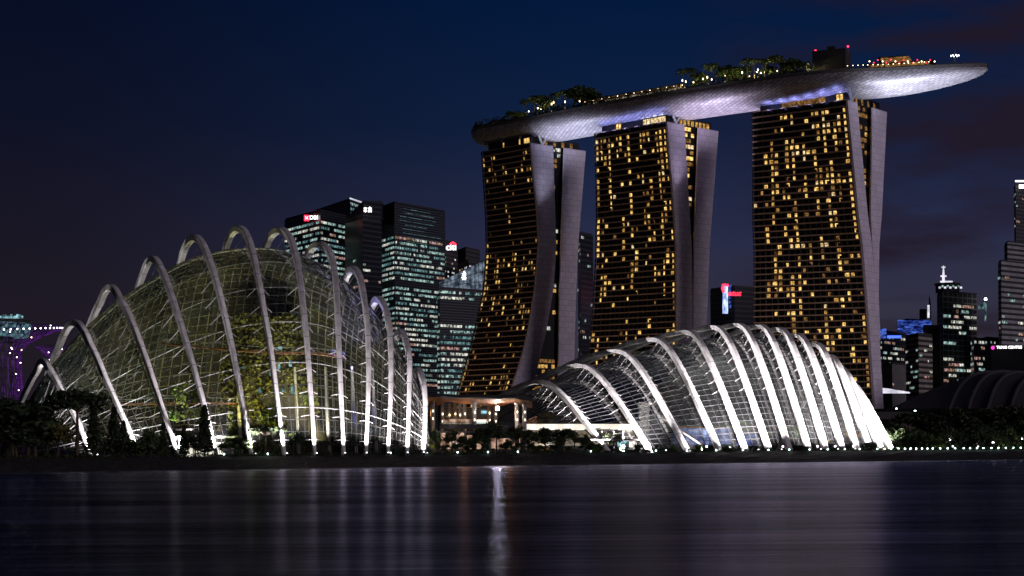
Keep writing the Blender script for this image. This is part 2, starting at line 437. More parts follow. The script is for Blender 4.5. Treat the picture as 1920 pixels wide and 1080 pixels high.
# ------------------------------------------------------------------ water, bank, land
SHORE = [(-900, 352), (-300, 388), (0, 405), (480, 436), (960, 484), (1440, 522), (1920, 572), (2400, 640), (3200, 760)]
def shoreD(px): return interp(SHORE, px)
LAND_Z = 3.0
wm = bpy.data.materials.new('bay_water'); wm.use_nodes = True
t = wm.node_tree; t.nodes.clear()
c = N(t, 'ShaderNodeTexCoord'); sx3 = N(t, 'ShaderNodeSeparateXYZ'); t.links.new(c.outputs['Object'], sx3.inputs[0])
def wnoise(sx, sy, det, off=0.0):
    mp = N(t, 'ShaderNodeMapping'); mp.inputs['Scale'].default_value = (sx, sy, 1); mp.inputs['Location'].default_value = (off, off * 1.7, 0); t.links.new(c.outputs['Object'], mp.inputs[0])
    no = N(t, 'ShaderNodeTexNoise'); no.inputs['Scale'].default_value = 1; no.inputs['Detail'].default_value = det; t.links.new(mp.outputs[0], no.inputs[0]); return no.outputs[0]
# distance from the far bank: reflections are painted to fade towards the viewer
off = math_node(t, 'SUBTRACT', math_node(t, 'MULTIPLY_ADD', sx3.outputs[0], .74), sx3.outputs[1]); off.node
off.node.inputs[0].links[0].from_node.inputs[2].default_value = 484.0
reflect_fade = ramp_node(t, math_node(t, 'DIVIDE', off, 260.0, True), [(0.0, 1.0), (.30, .92), (.60, .56), (1.0, .44)])
st = math_node(t, 'ADD', math_node(t, 'MULTIPLY', wnoise(.004, .055, 3), .36), math_node(t, 'ADD', math_node(t, 'MULTIPLY', wnoise(.014, .34, 3, 3.0), .34), math_node(t, 'MULTIPLY', wnoise(.08, 1.7, 3, 7.0), .42)))
streak = ramp_node(t, st, [(.44, .14), (.68, 1.0)])
hs = math_node(t, 'ADD', math_node(t, 'MULTIPLY', wnoise(.02, .28, 3, 1.0), .55), math_node(t, 'MULTIPLY', wnoise(.09, 1.3, 3, 5.0), .22))
bn = N(t, 'ShaderNodeBump'); bn.inputs['Strength'].default_value = .5; bn.inputs['Distance'].default_value = .3; t.links.new(hs, bn.inputs['Height'])
gl = N(t, 'ShaderNodeBsdfGlossy'); gl.inputs[0].default_value = (.78, .76, 1, 1); t.links.new(bn.outputs[0], gl.inputs['Normal'])
t.links.new(ramp_node(t, reflect_fade, [(.36, .205), (.62, .24), (.92, .26), (1.0, .29)]), gl.inputs['Roughness'])
df = N(t, 'ShaderNodeBsdfDiffuse'); df.inputs[0].default_value = (.004, .006, .012, 1)
mx = N(t, 'ShaderNodeMixShader'); t.links.new(math_node(t, 'MULTIPLY', math_node(t, 'MULTIPLY', reflect_fade, streak), .86, True), mx.inputs[0])
t.links.new(df.outputs[0], mx.inputs[1]); t.links.new(gl.outputs[0], mx.inputs[2])
wo2 = N(t, 'ShaderNodeOutputMaterial'); t.links.new(mx.outputs[0], wo2.inputs[0])
MATS['bay_water'] = wm
w = MB(); w.q((-6000, -600, 0), (6000, -600, 0), (6000, 1500, 0), (-6000, 1500, 0))
kind(w.build('water', 'bay_water'), 'structure')
shore = []
for k in range(0, 161):
    px = -900 + 4100 * k / 160
    shore.append(XY(px, shoreD(px), 870))
bank = MB(); rows = []
prof = [(-4, -1.6), (0, 0.0), (2, .8), (4, 1.5), (6.5, 2.3), (9, 2.9), (11, 3.1), (16, 3.05)]
for i, p in enumerate(shore):
    d = p.copy(); d.normalize(); row = []
    for j, (off, z) in enumerate(prof):
        jit = 0 if j in (0, 6, 7) else 1
        row.append(p + d * (off + jit * R.uniform(-.5, .5)) + Vector((0, 0, z + jit * R.uniform(-.14, .14))))
    rows.append(row)
bank.grid(rows); kind(bank.build('bank', 'dark_stone'), 'structure')
land = MB(); lrows = []
for p in shore:
    d = p.copy(); d.normalize()
    lrows.append([p + d * 15.5 + Vector((0, 0, LAND_Z + .03)), p + d * 60 + Vector((0, 0, LAND_Z)), p + d * 1500 + Vector((0, 0, LAND_Z)), p + d * 14000 + Vector((0, 0, LAND_Z))])
land.grid(lrows); kind(land.build('land', 'soil_grass'), 'structure')
def bankpt(px, off=9.0):
    D = shoreD(px); p = XY(px, D, 850); d = p.normalized(); q = p + d * off; q.z = interp(prof, off); return q

# ------------------------------------------------------------------ hotel towers
H_T = 182.0
def v2(a): return Vector((math.cos(a), math.sin(a), 0))
class Tower: pass
def hotel(label, theta, end1l, end1r, end2l, end2r, roof_left_px, lit, cols, seed, gaplit, left_px, blend2=None, whigh=1.85, tone=(4.4, 2.2, .7, 1.9)):
    T = Tower(); rr = random.Random(seed)
    th = math.radians(theta)
    u = Vector((math.cos(th), -math.sin(th), 0)); v = Vector((math.sin(th), math.cos(th), 0))
    X0, Y0 = unroll(*end1l[0])
    D0 = (H_T - CZ) * F / Y0
    O = Vector((X0 / F * D0, D0, 0))
    T.u, T.v, T.O = u, v, O
    def edge(px, py):
        X, Y = unroll(px, py); k = X / F
        tt = (k * O.y - O.x) / (v.x - k * v.y)
        return (CZ + Y / F * (O.y + tt * v.y), tt)
    def table(pts):
        tb = sorted(edge(*p) for p in pts)
        (z0, a0), (z1, a1) = tb[0], tb[1]
        if z0 > LAND_Z: tb.insert(0, (LAND_Z - .5, a0 + (a1 - a0) / (z1 - z0) * (LAND_Z - .5 - z0)))
        return tb
    f1, b1, f2, b2 = table(end1l), table(end1r), table(end2l), table(end2r)
    X, Y = unroll(*roof_left_px); k = X / F
    L = (k * O.y - O.x) / (-u.x + k * u.y)
    T.L = L
    lt = []
    for lx, ly in [roof_left_px] + left_px:
        X, Y = unroll(lx, ly); k = X / F
        base = O - u * L
        dl = (k * base.y - base.x) / (v.x - k * v.y)
        for _ in range(3): z = CZ + Y / F * (base.y + dl * v.y)
        lt.append((z, dl - interp(f1, z)))
    lt.sort()
    f10 = interp(f1, H_T)
    def pos(s, tt, z): return O - u * s + v * (tt + s / L * interp(lt, z)) + Vector((0, 0, z))
    T.pos = pos; T.f1, T.b1, T.f2, T.b2 = f1, b1, f2, b2
    root = thing('hotel_tower', label, 'tower', (O.x, O.y, LAND_Z), 'hotel towers under the rooftop deck')
    fl = 3.18; nf = int((H_T - LAND_Z) / fl)
    zs = [LAND_Z + (H_T - LAND_Z) * i / nf for i in range(nf + 1)]
    def fr(z): return interp(f1, z)
    def slab(mb, fa, fb, s0, s1, zz, inset=0.0, uv=True):
        for z0, z1 in zip(zz, zz[1:]):
            a0, a1, c0, c1 = interp(fa, z0) + inset, interp(fa, z1) + inset, interp(fb, z0) - inset, interp(fb, z1) - inset
            mb.q(pos(s0, a0, z0), pos(s0, c0, z0), pos(s0, c1, z1), pos(s0, a1, z1), uv=[(a0, z0), (c0, z0), (c1, z1), (a1, z1)])
            mb.q(pos(s1, c0, z0), pos(s1, a0, z0), pos(s1, a1, z1), pos(s1, c1, z1))
            mb.q(pos(s1, a0, z0), pos(s0, a0, z0), pos(s0, a1, z1), pos(s1, a1, z1))
            mb.q(pos(s0, c0, z0), pos(s1, c0, z0), pos(s1, c1, z1), pos(s0, c1, z1))
        z = zz[-1]; a, c2 = interp(fa, z) + inset, interp(fb, z) - inset
        mb.q(pos(s0, a, z), pos(s0, c2, z), pos(s1, c2, z), pos(s1, a, z))
    g = MB(); slab(g, f1, b1, 1.2, L - .4, zs, .8); slab(g, f2, b2, 1.2, L - .4, zs, .8); g.build('glass_wall', 'hotel_glass', root)
    e = MB(); slab(e, f1, b1, 0, 1.15, zs); e.build('end_wall', 'end_panel', root)
    zs2 = zs if blend2 is None else [z for z in zs if z > blend2]
    e = MB(); slab(e, f2, b2, .35, 1.15, zs2); e.build('end_wall', 'end_panel', root)
    # storey bands and party fins on the long facade
    nb = cols; bw = (L - 1.6) / nb
    bd = MB()
    for i, z in enumerate(zs):
        t0 = fr(z); t1 = fr(min(z + .62, H_T)); zz = min(z + .62, H_T + .3)
        bd.hexa([pos(L, t0 - .4, z), pos(.8, t0 - .4, z), pos(.8, t0 + .6, z), pos(L, t0 + .6, z)],
                [pos(L, t1 - .4, zz), pos(.8, t1 - .4, zz), pos(.8, t1 + .6, zz), pos(L, t1 + .6, zz)])
    bd.build('balcony_band', 'balcony_brown', root)
    fn = MB()
    for j in range(0, nb + 1):
        s = 1.4 + j * bw
        for z0, z1 in zip(zs, zs[1:]):
            fn.q(pos(s, fr(z0) - .3, z0), pos(s, fr(z0) + .6, z0), pos(s, fr(z1) + .6, z1), pos(s, fr(z1) - .3, z1))
            if j % 2 == 0:
                fn.q(pos(s + .3, fr(z0) - .3, z0), pos(s, fr(z0) - .3, z0), pos(s, fr(z1) - .3, z1), pos(s + .3, fr(z1) - .3, z1))
    fn.build('party_fin', 'fin_dark', root)
    # lit rooms
    wins = []
    colw = [rr.uniform(.35, 1.65) for _ in range(nb)]
    on = [[False] * nf for _ in range(nb)]
    for j in range(nb):
        for i in range(nf - 1):
            p = lit(i / nf, j / nb) * colw[j] * (1.5 if (i and on[j][i - 1]) else .85)
            on[j][i] = rr.random() < p
    for j in range(nb):
        for i in range(nf - 1):
            if not on[j][i]: continue
            z0 = zs[i] + .70; z1 = z0 + whigh
            w0 = bw * rr.choice((.46, .50, .50, .55, .80)); s0 = 1.4 + j * bw + (.12 + .22 * (j % 2)) * bw
            s1 = min(s0 + w0, 1.4 + (j + 1) * bw - .15)
            quads = []
            sp = s0 + (s1 - s0) * rr.choice((.36, .5, .64)); zt = z0 + (z1 - z0) * .72; gap = .05
            for sa, sb, za, zb in ((s0, sp - gap, z0, zt - gap), (sp + gap, s1, z0, zt - gap), (s0, s1, zt + gap, z1)):
                if rr.random() < .03: continue
                quads.append([pos(sb, fr(za) + .4, za), pos(sa, fr(za) + .4, za), pos(sa, fr(zb) + .4, zb), pos(sb, fr(zb) + .4, zb)])
            top = i > nf - 9 or (lit(.9, .5) < .2 and i > nf - 11)
            mi = rr.choices((0, 1, 2, 3), (tone[0], tone[1], tone[2] * (2.4 if top else 1), tone[3]))[0]
            wins.append((quads, mi, zs[i]))
    wins.sort(key=lambda a: -a[2])
    gm = ['room_gold', 'room_amber', 'room_cream', 'room_dim']
    for quads, mi, z in wins[:100]:
        mb = MB()
        for qd in quads: mb.q(*qd)
        if quads: mb.build('window', gm[mi], root)
    mb = MB()
    for quads, mi, z in wins[100:]:
        for qd in quads: mb.q(*qd, mi=mi)
    if mb.f: kind(mb.build('window', gm, root), 'stuff')
    # glazed wall set back between the two legs, with its own rooms
    gw = MB(); gl = []
    for i in range(nf):
        z0, z1 = zs[i], zs[i + 1]; a0, c0, a1, c1 = interp(b1, z0) - .6, interp(f2, z0) + .6, interp(b1, z1) - .6, interp(f2, z1) + .6
        if c0 - a0 < 1.3: continue
        gw.q(pos(3.2, a0, z0), pos(3.2, c0, z0), pos(3.2, c1, z1), pos(3.2, a1, z1))
        gw.hexa([pos(3.1, a0, z0), pos(3.1, c0, z0), pos(3.9, c0, z0), pos(3.9, a0, z0)], [pos(3.1, a0, z0 + .5), pos(3.1, c0, z0 + .5), pos(3.9, c0, z0 + .5), pos(3.9, a0, z0 + .5)])
        gl.append((z0, z1, a0 + .7, c0 - .7))
    gw.build('recess_wall', 'room_glass', root)
    for z0, z1, a, c2 in gl:
        p, mis = gaplit(z0)
        n = max(1, int((c2 - a) / 2.6))
        mb = MB(); mm = rr.choice(mis)
        for k2 in range(n):
            if rr.random() > p: continue
            ta, tb2 = lerp(a, c2, k2 / n) + .15, lerp(a, c2, (k2 + 1) / n) - .15
            mb.q(pos(3.05, ta, z0 + .8), pos(3.05, tb2, z0 + .8), pos(3.05, tb2, z1 - .25), pos(3.05, ta, z1 - .25))
        if mb.f: mb.build('window', mm, root)
    # set-back glazed storeys between the roof and the deck above
    tm = interp(b2, H_T)
    cr = MB(); cr.hexa([pos(L - 3, 3.0, H_T), pos(3, 3.0, H_T), pos(3, tm - 3, H_T), pos(L - 3, tm - 3, H_T)], [pos(L - 3, 3.0, H_T + 4.6), pos(3, 3.0, H_T + 4.6), pos(3, tm - 3, H_T + 4.6), pos(L - 3, tm - 3, H_T + 4.6)])
    rs = cr.build('roof_storey', 'room_glass', root)
    T.root, T.tm, T.crown, T.rr = root, tm, rs, rr
    return T
def gap1(z):
    return (.75, ['room_amber', 'room_dim']) if z < 55 else ((0.0, ['room_dim']) if z < 72 else (.28, ['room_dim', 'room_amber', 'office_white']))
def gap2(z):
    return (.7, ['room_gold', 'room_cream', 'room_dim']) if z > 135 else (.22, ['room_dim', 'room_amber'])
def gap3(z):
    return (.5, ['room_amber', 'room_dim', 'room_dim']) if z > 110 else (.25, ['room_amber', 'room_dim'])
T1 = hotel('leftmost hotel tower, its front leg sweeping out at the base', 48,
    [(995, 268), (1008, 400), (1011, 460), (1004, 541), (991, 623), (981, 664), (963, 721)],
    [(1037, 268), (1041, 400), (1043, 460), (1038, 541), (1024, 623), (1014, 664), (1000, 721)],
    [(1059, 271), (1053, 460), (1050, 560), (1048, 690)], [(1100, 273), (1085, 460), (1081, 560), (1077, 690)],
    (903, 290), lambda f, c: (.33 if f > .86 else .10 if f > .66 else .27 if f > .42 else .10 if f > .25 else .30), 18, 11, gap1, [(911, 460), (906, 541), (889, 623), (878, 664), (858, 735)], None, 1.75, (2.4, 2.6, .5, 2.8))
T2 = hotel('middle hotel tower with straight pale end walls', 45,
    [(1251, 228), (1262, 360), (1269, 460), (1271, 617), (1271, 700)], [(1283, 228), (1291, 360), (1297, 460), (1298, 617), (1298, 700)],
    [(1311, 231), (1303, 460), (1301, 611), (1301, 700)], [(1349, 233), (1332, 460), (1326, 611), (1326, 700)],
    (1115, 248), lambda f, c: (.55 if f > .9 else .30 if f > .45 else .14 if f > .36 else .34), 18, 23, gap2, [(1118, 400), (1117, 460), (1110, 600), (1104, 665)])
T3 = hotel('rightmost and nearest hotel tower with the most lit rooms', 38,
    [(1589, 187), (1610, 400), (1618, 460), (1628, 582), (1641, 765)], [(1607, 187), (1627, 400), (1635, 460), (1646, 582), (1657, 765)],
    [(1637.5, 190), (1634, 400), (1637, 460), (1645, 560), (1655, 765)], [(1665, 195), (1655, 400), (1650, 460), (1649, 560), (1658.5, 765)],
    (1411, 207), lambda f, c: (.42 if f > .45 else .36 if f > .2 else .36) * (.88 if c < .87 else .10), 18, 37, gap3, [(1411, 300), (1413, 460), (1413, 600)], 60)
# warm podium floodlights that just lift the long facades out of the dark
for T in (T1, T2, T3):
    spot('podium_floodlight', T.pos(T.L / 2, -75, 9), T.pos(T.L / 2, 0, 84), 30000, 92, (1, .66, .40), 1.0, 1.0)
# lit storeys under the deck
def crown_windows(T, spans, lo=.6, hi=3.9):
    for s0, s1, mm, n in spans:
        for k in range(n):
            a, b2 = lerp(s0, s1, k / n) + .2, lerp(s0, s1, (k + 1) / n) - .2
            mb = MB(); mb.q(T.pos(b2, 2.9, H_T + lo), T.pos(a, 2.9, H_T + lo), T.pos(a, 2.9, H_T + hi), T.pos(b2, 2.9, H_T + hi)); mb.build('window', mm, T.crown)
crown_windows(T1, [(4, 9, 'room_gold', 2), (12, 13.5, 'room_gold', 1), (26, 27.5, 'room_amber', 1)])
crown_windows(T2, [(3.5, 20, 'room_cream', 6), (36, 40, 'room_gold', 2)])
crown_windows(T3, [(4, 8, 'room_gold', 2), (14, 40, 'room_dim', 6)])
for T, mm in ((T1, 'room_dim'), (T2, 'room_amber'), (T3, 'room_dim')):
    for k in range(8):
        mb = MB(); a = lerp(14, T.tm - 4, k / 8); b2 = a + 2.2
        if mm == 'room_dim' and k % 2: continue
        mb.q(T.pos(2.9, a, H_T + .6), T.pos(2.9, b2, H_T + .6), T.pos(2.9, b2, H_T + 3.6), T.pos(2.9, a, H_T + 3.6)); mb.build('window', mm, T.crown)
# strip of bluish lights along each roof edge
for T in (T2, T3):
    for k in range(10):
        s = lerp(6, T.L - 5, k / 9.0)
        mb = MB(); mb.box(T.pos(s, 2.2, H_T + 4.6), 2.6, .4, .35, -math.atan2(-T.u.y, T.u.x)); mb.build('roof_light', 'deck_blue', T.root)

# ------------------------------------------------------------------ rooftop deck
def cen(T, s=None, off=20): return T.pos(T.L / 2 if s is None else s, off, 0)
DECK_Z = 197.0
PATH = []
pl = P(888, 258, 1); c1, c2, c3 = cen(T1), cen(T2), cen(T3)
d1 = (c1 - c2).normalized()
tipL = c1 + d1 * 42; tipR_D = (DECK_Z - CZ) * F / unroll(1852, 122)[1]
tipR = P(1852, 122, tipR_D); tipR.z = 0
PATH = [tipL, c1, c2, c3, lerp(c3, tipR, .5) + Vector((2, 3, 0)), tipR]
samples = [catmull(PATH, 5 * i / 300.0) for i in range(301)]
acc = [0.0]
for a, b2 in zip(samples, samples[1:]): acc.append(acc[-1] + (b2 - a).length)
LT = acc[-1]
def hull_at(l):
    l = max(0, min(LT, l))
    for i in range(300):
        if acc[i + 1] >= l: break
    f = (l - acc[i]) / max(1e-6, acc[i + 1] - acc[i]); p = lerp(samples[i], samples[i + 1], f)
    t = (samples[min(i + 2, 300)] - samples[max(i - 1, 0)]).normalized(); n = Vector((-t.y, t.x, 0))   # n points away from the viewer
    x, y = min(1, l / 26.0), min(1, (LT - l) / 78.0)
    k = math.sqrt(max(0, 1 - (1 - x) ** 2)) * (max(0, 1 - (1 - y) ** 2)) ** .55
    return p, t, n, k
HW, HD, RIM = 19.5, 10.5, 2.4
deck = thing('rooftop_deck', 'long pale boat-shaped deck lying across the three tower tops', 'roof deck', (c2.x, c2.y, DECK_Z - 13))
hull = MB(); rows = []; NA = 22
ls = [LT * (i / 120.0) for i in range(121)]
ls[0] = .05; ls[-1] = LT - .05
for l in ls:
    p, tt, n, k = hull_at(l); row = []
    for a in range(NA + 1):
        an = PI * a / NA
        row.append(p - n * HW * k * math.cos(an) + Vector((0, 0, DECK_Z - RIM * .6 - HD * (.25 + .75 * k) * k ** .3 * max(0, math.sin(an)) ** .8)))
    rows.append(row)
hull.grid(rows, uvf=lambda i, j: (i * LT / 120.0, j * 46.0 / NA)); hull.build('hull', 'hull_panel', deck, True)
tp = MB(); rim = MB(); inner = []
for l in ls:
    p, tt, n, k = hull_at(l)
    inner.append([p - n * (HW * k + .05) + Vector((0, 0, DECK_Z - RIM * .6)), p - n * (HW * k + .35) + Vector((0, 0, DECK_Z)), p - n * HW * k * .97 + Vector((0, 0, DECK_Z + .6)), p + n * HW * k * .97 + Vector((0, 0, DECK_Z + .6)), p + n * (HW * k + .35) + Vector((0, 0, DECK_Z)), p + n * (HW * k + .05) + Vector((0, 0, DECK_Z - RIM * .6))])
rim.grid(inner); rim.build('parapet', 'concrete_dark', deck)
for T in (T1, T2, T3):
    for tt0 in (interp(T.b1, H_T) * .55, ):
        base = T.pos(.8, tt0, H_T)
        for dv in (-5.0, 5.0):
            mb = MB(); top = base + T.v * dv + T.u * 1.0 + Vector((0, 0, 8.2)); mb.tube([base + Vector((0, 0, .05)), top], .75, 8); mb.build('strut', 'white_paint', deck)
    for s in (12, 28, 42):
        mb = MB(); b0 = T.pos(s, 2.5, H_T + 4.7); mb.tube([b0, b0 + T.v * 3 + Vector((0, 0, 4.5))], .8, 8); mb.build('strut', 'white_paint', deck)
def deck_pt(px, off):
    best = None
    for i in range(600):
        l = LT * i / 599.0; p, tt, n, k = hull_at(l); q = p - n * off * k; q.z = DECK_Z + .6
        d = abs(proj(q)[0] - px)
        if best is None or d < best[0]: best = (d, q, l)
    return best[1]
# floodlights on the roofs washing the hull
def wash(name, loc, tgt, pw, size, col): spot(name, loc, tgt, pw, size, col, .9, 1.0)
pR, tR, nR, kR = hull_at(LT - 34)
UPZ = Vector((0, 0, 1))
wash('hull_floodlight', T3.pos(-30, 2, 128), pR + UPZ * (DECK_Z - 5) + T3.u * 4 - T3.v * 6, 300000, 72, (.80, .82, 1.0))
wash('hull_floodlight', T3.pos(-8, 14, 160), T3.O + T3.u * 34 + T3.v * 14 + UPZ * (DECK_Z - 8), 34000, 80, (.85, .87, 1.0))
m12 = lerp(c1, c2, .50); m23 = lerp(c2, c3, .5)
for Ta, Tb, m, ca, cb in ((T1, T2, m12, (.76, .76, 1.0), (.70, .74, 1.0)), (T2, T3, m23, (.82, .72, 1.0), (.80, .70, 1.0))):
    wash('hull_floodlight', Ta.pos(-4, 2, 135), m + UPZ * (DECK_Z - 8), 135000, 72, ca)
    wash('hull_floodlight', Tb.pos(Tb.L + 3, 4, 140), m + UPZ * (DECK_Z - 8), 95000, 72, cb)
for T in (T2, T3):
    for s in (6, 14, 22, 30, 38, 46):
        if s < T.L - 3: wash('roof_edge_light', T.pos(s, -2.2, H_T + .5), T.pos(s, 7, H_T + 12), 2000, 140, (.35, .38, 1.0))

# ------------------------------------------------------------------ domes
def hyp(x, c): return 1 - (math.sqrt(1 + (c * x) ** 2) - 1) / (math.sqrt(1 + c * c) - 1)
def sp(x): return (x + math.sqrt(x * x + .003)) / 2
def arch(Fp, A, B, q, c):
    # q -1 at the front foot, 0 at the crown, 1 at the rear foot
    a, b2 = sp(-q), sp(q)
    p = A + (Fp - A) * a + (B - A) * b2
    zb = Fp.z if q < 0 else B.z
    return Vector((p.x, p.y, zb + (A.z - zb) * hyp(min(1, abs(q)), c)))
def dome(name, label, ribs, ends, c_rib, c_glass, drop, inset, w, d, glass, spot_kw, nlines, nq, brace_n, brace_range, taper, mull, br_r):
    mid = ribs[len(ribs) // 2].F; root = thing(name, label, 'glasshouse', (mid.x, mid.y, LAND_Z))
    tips = []
    for i, rb in enumerate(ribs):
        Fp, A, B = rb.F, rb.A, rb.B
        nn = 60; qs = [-1 + 2 * k / nn for k in range(nn + 1)]
        qs = [math.copysign(abs(q) ** 1.35, q) for q in qs]
        pts = [rb.curve(q) for q in qs]
        rows = []
        for k, p in enumerate(pts):
            tt = (pts[min(k + 1, nn)] - pts[max(k - 1, 0)]).normalized()
            hv = (B - Fp); hv.z = 0; hv.normalize(); side = Vector((hv.y, -hv.x, 0)); up = side.cross(tt).normalized()
            if up.z < 0 and abs(qs[k]) < .2: up = -up
            side = tt.cross(up).normalized()
            tp = lerp(1.25, .68, abs(qs[k]) ** 1.3) if taper else 1.0; W, Dd, ch = w(i) / 2 * tp, d / 2 * tp, .18
            row = []
            for a, b2 in ((-W, -Dd + ch), (-W + ch, -Dd), (W - ch, -Dd), (W, -Dd + ch), (W, Dd - ch), (W - ch, Dd), (-W + ch, Dd), (-W, Dd - ch)):
                row.append(p + side * a + up * b2)
            rows.append(row)
        ln = [0.0]
        for p, p2 in zip(pts, pts[1:]): ln.append(ln[-1] + (p2 - p).length)
        mb = MB(); mb.grid(rows, close=True, uvf=lambda a, b2: (ln[a], .1 + b2 * .4)); mb.q(*rows[0][::-1]); mb.q(*rows[-1])
        rib = mb.build('rib', 'rib_steel', root)
        # bracing from rib to the glass grid
        br = MB()
        for k in range(brace_n):
            q = lerp(brace_range[0], brace_range[1], k / (brace_n - 1.0)); q2 = q + (brace_range[1] - brace_range[0]) / (brace_n - 1.0) * .45
            p = rb.curve(q)
            g1 = gpt(ribs, ends, i - .28, q, c_glass, drop, inset); g2 = gpt(ribs, ends, i + .28, q, c_glass, drop, inset); g3 = gpt(ribs, ends, i, q2, c_glass, drop, inset)
            for g in (g1, g2): br.tube([p, g], br_r, 4)
            if k % 2 == 0: br.tube([p, g3], br_r * .8, 4)
        br.build('bracing', 'rib_steel', rib)
    allr = [ends[0]] + ribs + [ends[1]]
    n = len(allr) - 1
    NS, NQ = n * nlines, nq
    qs = [-1 + 2 * k / NQ for k in range(NQ + 1)]
    S = [[gpt(ribs, ends, s / nlines - 1, q, c_glass, drop, inset) for q in qs] for s in range(NS + 1)]
    cut = int(NQ * .53)
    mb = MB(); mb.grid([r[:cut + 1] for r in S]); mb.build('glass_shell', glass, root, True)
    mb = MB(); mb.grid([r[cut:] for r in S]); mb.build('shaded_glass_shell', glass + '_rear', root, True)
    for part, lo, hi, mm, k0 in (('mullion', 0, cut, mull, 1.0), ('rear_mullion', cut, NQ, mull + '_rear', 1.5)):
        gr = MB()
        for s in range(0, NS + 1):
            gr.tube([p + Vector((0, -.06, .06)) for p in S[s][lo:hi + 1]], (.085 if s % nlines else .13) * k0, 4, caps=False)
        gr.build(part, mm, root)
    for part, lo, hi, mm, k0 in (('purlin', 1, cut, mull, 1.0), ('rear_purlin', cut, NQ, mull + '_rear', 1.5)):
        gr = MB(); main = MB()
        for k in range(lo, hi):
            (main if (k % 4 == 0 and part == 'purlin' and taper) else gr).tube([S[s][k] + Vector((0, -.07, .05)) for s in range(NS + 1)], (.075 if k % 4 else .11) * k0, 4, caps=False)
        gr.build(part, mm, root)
        if main.f: main.build('main_purlin', 'steel_grey', root)
    return root, S
def gpt(ribs, ends, s, q, c, drop, inset):
    allr = [ends[0]] + ribs + [ends[1]]
    t = max(0.0, min(len(allr) - 1.0, s + 1)); i = max(0, min(len(allr) - 2, int(math.floor(t))))
    lo, hi = max(0, i - 1), min(len(allr), i + 3)
    return catmull([r.glass(q, c, drop, inset) for r in allr[lo:hi]], t - lo)
class Rib:
    """a planar arch: front foot F, crown A, rear foot B"""
    def __init__(self, F_, A_, B_, c=3.0): self.F, self.A, self.B, self.c = F_, A_, B_, c
    def curve(self, q): return arch(self.F, self.A, self.B, q, self.c)
    def glass(self, q, c, drop, inset):
        f = self.F + (self.A - self.F) * inset; f.z = LAND_Z; b2 = self.B + (self.A - self.B) * inset; b2.z = LAND_Z
        a = self.A.copy(); a.z -= min(drop, (a.z - LAND_Z) * .35)
        return arch(f, a, b2, q, c)
class BentRib(Rib):
    """a leaning arch whose sideways bend follows a table of crown-to-foot offsets"""
    def __init__(self, F_, A_, B_, c, bend):
        Rib.__init__(self, F_, A_, B_, c); self.bend = bend        # (root of drop share, sideways metres from the crown)
    def at(self, q, k, zt, c):
        h = hyp(min(1, abs(q)), c); dx = interp(self.bend, math.sqrt(max(0, 1 - h))) * k
        E = self.F if q < 0 else self.B
        return Vector((self.A.x + (dx if q < 0 else -dx), self.A.y + (E.y - self.A.y) * abs(q) * k, LAND_Z + (zt - LAND_Z) * h))
    def curve(self, q): return self.at(q, 1.0, self.A.z, self.c)
    def glass(self, q, c, drop, inset): return self.at(q, 1 - inset, self.A.z - min(drop, (self.A.z - LAND_Z) * .35), max(1.3, self.c - .5))
def ribdef(fpx, apx, apy, DF, DA, bpx=None, DB=None):
    Fp = P(fpx, 838, DF); Fp.z = LAND_Z
    A = P(apx, apy, DA)
    if bpx is None: B = A * 2 - Fp
    else: B = P(bpx, 838, DB)
    B.z = LAND_Z
    return Rib(Fp, A, B)
CF = [([(81, 678), (94, 692), (111, 717), (125, 742), (153, 792), (172, 838)], 478, 13, 3.0),
      ([(139, 605), (155, 615), (171, 645), (189, 681), (199, 705), (222, 752), (245, 798), (260, 838)], 468, 19, 3.0),
      ([(206, 539), (227, 562), (245, 594), (264, 641), (287, 705), (305, 756), (322, 800), (335, 838)], 461, 25, 3.0),
      ([(285, 486), (303, 504), (319, 543), (333, 585), (352, 645), (370, 705), (389, 770), (406, 838)], 456, 30, 2.9),
      ([(363, 446), (382, 460), (393.5, 488), (407, 530), (421, 585), (435, 645), (449, 715), (460.5, 775), (472, 838)], 452, 34, 2.8),
      ([(445, 429), (462, 440), (474.5, 471), (484, 515), (496, 582), (508, 650), (520, 741), (533, 838)], 450, 36, 2.6),
      ([(522, 432), (541, 443), (553, 467), (559, 493), (563.5, 520), (570, 575), (578, 659), (584, 745), (590, 838)], 450, 35, 2.4),
      ([(596, 459), (616, 471), (626, 493), (631, 527), (633, 560), (636, 640), (639, 708), (644, 838)], 452, 32, 2.2),
      ([(660, 505), (677, 526), (684, 561), (689, 600), (691, 628), (692, 691), (690, 760), (686, 838)], 455, 28, 2.0),
      ([(708, 561), (725, 586), (732, 621), (734, 677), (733, 740), (727, 838)], 459, 23, 1.9),
      ([(750, 623), (764, 649), (769, 677), (768, 726), (766, 780), (763, 838)], 463, 18, 1.8),
      ([(783, 695), (795, 719), (798, 748), (797, 790), (793, 838)], 467, 13, 1.7)]
cf_ribs = []
for tb, D, dd, cc in CF:
    A = P(*tb[0], D + dd); hgt = A.z - LAND_Z; bend = []
    for x, y in tb:
        dr = (y - tb[0][1]) / (838.0 - tb[0][1]); q = dr ** .8
        Yd = lerp(D + dd, D, q); bend.append((math.sqrt(dr), P(x, y, Yd).x - A.x))
    Fp = P(*tb[-1], D); Fp.z = LAND_Z; B = Vector((2 * A.x - Fp.x, 2 * A.y - Fp.y, LAND_Z))
    cf_ribs.append(BentRib(Fp, A, B, cc, bend))
cf_ends = (ribdef(70, 36, 785, 486, 493), ribdef(808, 803, 790, 472, 478))
cloud, cfS = dome('cool_glasshouse', 'tall glass dome on the left, crossed by twelve pale arches', cf_ribs, cf_ends, 3.0, 2.3, 5.2, .05,
    lambda i: 1.3, 1.4, 'dome_glass', None, 5, 52, 12, (-.95, -.12), True, 'mullion_grey', .11)
